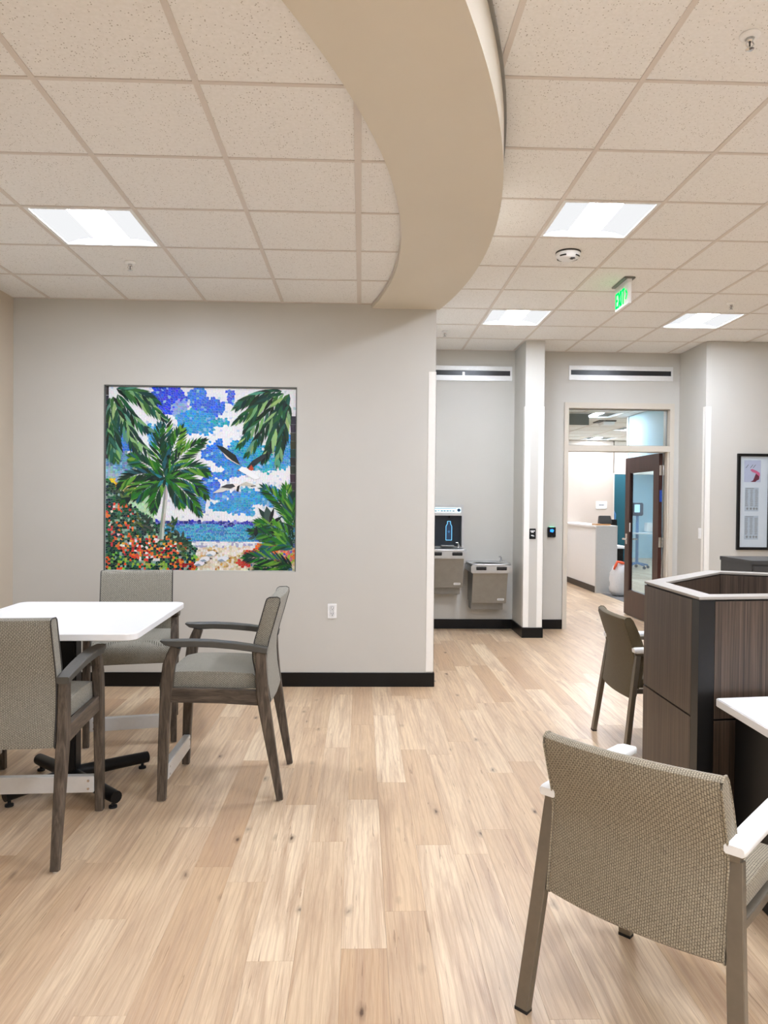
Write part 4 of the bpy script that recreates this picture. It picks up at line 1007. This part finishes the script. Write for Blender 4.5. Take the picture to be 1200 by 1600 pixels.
for k in range(n):
    p, q = hp[k], hp[(k+1) % n]
    s0 = 0.072 if k == 0 else 0.004; s1 = 0.066 if k == n-1 else 0.004
    panel_on(p, q, -0.010, 0.0, s0, s1, 0.628, HZ-0.018, 'upper_panel', 'zebra'); panel_on(p, q, -0.010, 0.0, s0, s1, 0.03, 0.620, 'lower_panel', 'zebra')
    pi, qi = i1[k], i1[(k+1) % n]
    panel_on(pi, qi, -0.008, 0.0, 0.008, 0.008, 0.05, HZ-0.016, 'inner_panel', 'zebra')
# corner post
b0 = Vector(hp[0]); d1 = (Vector(hp[1])-b0).normalized(); d2 = (Vector(hp[-1])-b0).normalized()
pp = [b0, b0+d1*0.070, b0+d1*0.070+d2*0.064, b0+d2*0.064]
m = MB(); m.prism([(v.x, v.y) for v in pp], 0.0, HZ-0.013); m.build('corner_post', 'dark_post', hub, smooth=0)
# desk
dk = thing('desk', 'white desktop fixed against the workstation screen at the right edge', 'desk', (1.412, 2.842, 0))
m = MB(); dp_ = [(0, -0.006), (-0.022, -0.74), (1.15, -0.74), (1.19, 0.140)]
m.rings([[(x, y, z) for x, y in dp_] for z in (0.692, 0.725)]); m.build('desktop', 'table_white', dk, bevel=0.003)
m = MB(); m.box(1.10, 1.13, -0.70, 0.05, 0.0, 0.692); m.build('end_panel', 'zebra', dk, smooth=0)
m = MB(); m.box(0.075, 0.50, -0.42, -0.012, 0.0, 0.690); m.build('under_desk_shade', 'black_metal', dk, bevel=0.003)  # black block added in place of the shade under the desk
# charcoal cabinet behind the hub
cb = thing('storage_cabinet', 'dark charcoal cabinet standing behind the workstation at the right edge', 'cabinet', (3.25, 5.45, 0))
box('carcass', -0.395, 0.40, -0.22, 0.24, 0.0, 1.055, 'charcoal', cb); box('cabinet_top', -0.40, 0.405, -0.23, 0.25, 1.055, 1.085, 'charcoal', cb, bevel=0.002)
for s in (0, 1):
    d_ = box('cabinet_door', -0.39+s*0.395, -0.003+s*0.398, -0.238, -0.221, 0.04, 1.045, 'charcoal', cb, bevel=0.002); box('handle', -0.05+s*0.09, -0.035+s*0.09, -0.262, -0.238, 0.55, 0.70, 'steel_dark', d_, bevel=0.002)

# ------------------------------------------------------------------ room beyond the doorway
ZF = 2.74
fc = struct(MB().box(1.2, 8.2, YB+0.15, 20, ZF+0.02, ZF+0.06).build('ceiling', 'niche_grey', smooth=0), 'acoustic tile ceiling of the room beyond the doorway')
ft = MB(); tg = MB(); farlights = {(3, 2), (3, 8), (7, 5), (5, 11), (8, 11), (5, 15), (9, 15), (1, 5), (5, 5), (7, 8), (8, 15), (7, 12), (5, 8), (9, 8)}  # only one light is known; the others are added to brighten the room
for i in range(12):
    for j in range(19):
        x0, y0 = 1.2+i*T, YB+0.16+j*T
        if x0+T > 8.2 or y0+T > 20: continue
        if (i, j) in farlights: continue
        if j < 11 and 2 <= i <= 7: MB().box(x0+g, x0+T-g, y0+g, y0+T-g, ZF+0.004, ZF+0.016).build('ceiling_tile', 'tile', fc, smooth=0)
        else: ft.box(x0+g, x0+T-g, y0+g, y0+T-g, ZF+0.004, ZF+0.016)
ft.build('tile_field', 'tile', fc, smooth=0)['kind'] = 'stuff'
for i in range(12): tg.box(1.2+i*T-0.012, 1.2+i*T+0.012, YB+0.16, 19.9, ZF, ZF+0.01)
for j in range(19): tg.box(1.2, 8.0, YB+0.16+j*T-0.01, YB+0.16+j*T+0.01, ZF+0.001, ZF+0.01)
tg.build('tee_field', 'tee', fc, smooth=0)['kind'] = 'stuff'
for (i, j) in sorted(farlights): troffer(1.2+(i+0.5)*T, YB+0.16+(j+0.5)*T, ZF, 'square recessed light in the room beyond the doorway, most added for brightness', 'far room ceiling lights', 'lens_far')
struct(box('wall_far_left', 1.1, 1.2, YB+0.15, 14.4, 0, ZF, 'far_beige'))
struct(box('wall_far_beige', 1.2, 4.985, 14.3, 14.42, 0, ZF, 'far_beige'), 'pale beige wall behind the reception counter')
m = MB(); m.box(4.985, 5.005, 14.28, 14.44, 0, 2.10); m.box(5.005, 5.9, 14.28, 14.44, 2.08, 2.12); m.box(5.005, 5.9, 14.3, 14.42, 2.12, ZF); struct(m.build('trim_6', 'frame_paint', smooth=0), 'pale frame around the teal doorway')
struct(box('wall_far_teal', 4.4, 6.12, 16.6, 16.7, 0, ZF, 'teal'), 'teal wall seen past the reception')
struct(box('wall_far_end', 1.2, 8.2, 19.9, 20.0, 0, ZF, 'pale_blue'), 'wall at the end of the corridor, coloured pale blue for bluish light')  # bluish light of the far space is put into the wall colour
struct(box('wall_far_side', 8.1, 8.2, YB+0.15, 19.9, 0, ZF, 'pale_blue'))
struct(box('wall_bulkhead', 3.82, 5.2, YB+0.16, 10.34, 2.13, ZF-0.001, 'pale_blue'), 'pale blue bulkhead seen through the transom')
struct(box('trim_7', 3.80, 3.82, 10.32, 10.36, 2.13, ZF-0.001, 'white_paint'))
# reception half wall
struct(box('wall_counter', 3.935, 4.26, 12.062, 14.3, 0, 1.09, 'white_paint'), 'white half-height reception wall')
struct(MB().box(3.905, 4.29, 12.064, 14.3, 1.09, 1.125).build('trim_8', 'white_paint', bevel=0.003), 'white cap on the reception half wall')
struct(box('wall_counter_end', 3.92, 4.275, 12.02, 12.062, 0, 1.125, 'grey_laminate'), 'grey laminate end of the reception counter')
struct(box('baseboard_counter', 3.923, 3.935, 12.064, 14.3, 0, 0.105, 'black_base')); 
struct(box('wall_carpet_edge', 4.0, 7.2, 10.9, 12.0, 0.0005, 0.002, 'carpet')).name = 'floor_carpet'
t = thing('tablet_stand', 'small black payment terminal on the reception counter', 'payment terminal', (4.13, 12.25, 1.125))
m = MB(); m.rings([[(-0.09, -0.05, 0.03), (0.11, -0.08, 0.03), (0.11, 0.08, 0.03), (-0.09, 0.08, 0.03)], [(-0.09, -0.02, 0.165), (0.09, -0.05, 0.165), (0.09, 0.05, 0.155), (-0.09, 0.05, 0.155)]]); m.build('body', 'charcoal', t, bevel=0.006)
box('foot', -0.06, 0.08, -0.05, 0.06, 0.025, 0.035, 'plastic_black', t)
t = tag(box('wooden_tray', 3.955, 4.21, 12.15, 12.38, 1.125, 1.150, 'tan_wood', bevel=0.003), 'flat tan wooden tray under the black terminal', 'tray')
t = thing('room_sign', 'small white room sign on the beige wall beyond the doorway', 'sign', (4.754, 14.3, 1.39))
box('plate', -0.11, 0.11, -0.012, 0, 0, 0.15, 'plastic_white', t, bevel=0.004)
m = MB()
for k in range(5): m.box(-0.05+k*0.021, -0.036+k*0.021, -0.0135, -0.0115, 0.062, 0.088)
m.build('lettering', 'ink', t, smooth=0)['kind'] = 'stuff'
t = thing('work_desk', 'white desk with dark underside behind the reception counter', 'desk', (4.9, 12.6, 0))
box('desktop', -0.6, -0.40, -0.4, 0.9, 0.735, 0.775, 'white_paint', t, bevel=0.003); box('pedestal', -0.58, -0.42, -0.30, 0.85, 0.0, 0.735, 'plastic_black', t)
t = thing('desk_monitor', 'dark monitor on the desk behind the reception counter', 'monitor', (4.40, 12.75, 0.775))
box('screen', -0.09, 0.12, -0.02, 0.02, 0.10, 0.44, 'plastic_black', t, bevel=0.006); box('stand_post', -0.03, 0.03, 0.02, 0.05, 0.0, 0.25, 'plastic_black', t); box('stand_base', -0.08, 0.09, -0.08, 0.10, 0, 0.012, 'plastic_black', t)
t = thing('hanging_coat', 'dark coat hanging against the teal wall beyond the doorway', 'coat', (5.58, 16.588, 0.5))
m = MB(); m.rings([[(x*s, y*s2-0.04, z) for x, y in ((-0.2, 0), (-0.1, -0.07), (0.1, -0.07), (0.2, 0), (0.1, 0.05), (-0.1, 0.05))] for z, s, s2 in ((0.0, 0.9, 0.9), (0.4, 0.95, 1), (0.8, 0.8, 1), (1.0, 0.45, 0.8), (1.06, 0.2, 0.5))]); m.build('coat_body', 'plastic_black', t, smooth=40)
m = MB(); m.tube([(0.22, -0.05, 0.2), (0.24, -0.05, 0.75), (0.12, -0.05, 1.0)], 0.02); m.build('pole', 'screen_blue', t)
# rubbish bag
bagr = random.Random(5); t = thing('trash_bag', 'white plastic rubbish bag with orange drawstring by the reception counter', 'trash bag', (4.225, 11.72, 0))
rg = []
for (r, z) in ((0.05, 0.0), (0.12, 0.012), (0.155, 0.06), (0.168, 0.12), (0.160, 0.18), (0.170, 0.24), (0.158, 0.30), (0.160, 0.36), (0.140, 0.42), (0.12, 0.46), (0.09, 0.50), (0.05, 0.53), (0.01, 0.535)):
    rg.append([((r*(1+0.10*math.sin(k*2.1+z*19)+bagr.uniform(-0.08, 0.08)))*math.cos(2*PI*k/22), (r*(1+bagr.uniform(-0.05, 0.05)))*math.sin(2*PI*k/22), z+(bagr.uniform(-0.012, 0.012) if z > 0.02 else 0)) for k in range(22)])
MB().rings(rg).build('bag', 'bag_white', t, smooth=60)
m = MB(); m.tube([(-0.13, -0.07, 0.43), (-0.11, -0.08, 0.49), (-0.07, -0.06, 0.555), (-0.01, -0.08, 0.54), (0.05, -0.05, 0.53)], [0.016, 0.024, 0.022, 0.024, 0.018], 7); m.build('drawstring', 'bag_orange', t, smooth=60)
# vital-signs stand seen through the door glass
t = thing('monitor_stand', 'blue-grey wheeled medical stand seen through the glass of the open door', 'medical stand', (6.40, 16.7, 0))
m = MB(); m.tube([(0, 0, 0.12), (0, 0, 1.35)], 0.035, 10); m.build('pole', 'screen_blue', t)
hd = MB().box(-0.12, 0.12, -0.06, 0.06, 1.22, 1.52).build('head_unit', 'dark_blue', t, bevel=0.02); box('screen', -0.09, 0.03, -0.064, -0.06, 1.30, 1.48, 'panel_cyan', hd)
m = MB(); m.box(-0.16, 0.30, -0.16, 0.16, 0.80, 0.83); m.build('tray', 'plastic_white', t, bevel=0.006)
m = MB(); m.box(0.20, 0.32, -0.1, 0.1, 0.86, 1.06); m.build('side_basket', 'plastic_white', t, bevel=0.01)
for k in range(5):
    a_ = 2*PI*k/5; lg = MB().tube([(0, 0, 0.13), (0.26*math.cos(a_), 0.26*math.sin(a_), 0.08)], [0.028, 0.018], 8).build('base_leg', 'screen_blue', t)
    MB().tube([(0.26*math.cos(a_), 0.26*math.sin(a_)-0.012, 0.035), (0.26*math.cos(a_), 0.26*math.sin(a_)+0.012, 0.035)], 0.035, 12).build('caster', 'dark_blue', lg)
# things seen through the transom
t = thing('hanging_sign', 'grey panel hanging from the ceiling behind the transom glass', 'hanging sign', (3.0, 10.0, ZF))
box('panel', -0.135, 0.135, -0.012, 0.012, -0.165, -0.012, 'panel_grey', t, bevel=0.002); box('mount', -0.135, 0.135, -0.02, 0.02, -0.012, 0.004, 'aluminium', t)
t = thing('ceiling_projector', 'small white and dark device on the ceiling behind the transom glass', 'ceiling device', (3.69, 11.0, ZF))
box('mount_plate', -0.13, 0.13, -0.15, 0.15, -0.012, 0.004, 'charcoal', t); m = MB(); m.rings([[(-0.06, -0.13, -0.012), (0.12, -0.13, -0.012), (0.12, 0.13, -0.012), (-0.06, 0.13, -0.012)], [(-0.05, -0.11, -0.06), (0.11, -0.11, -0.06), (0.11, 0.11, -0.06), (-0.05, 0.11, -0.06)]]); m.build('body', 'plastic_white', t, bevel=0.004)
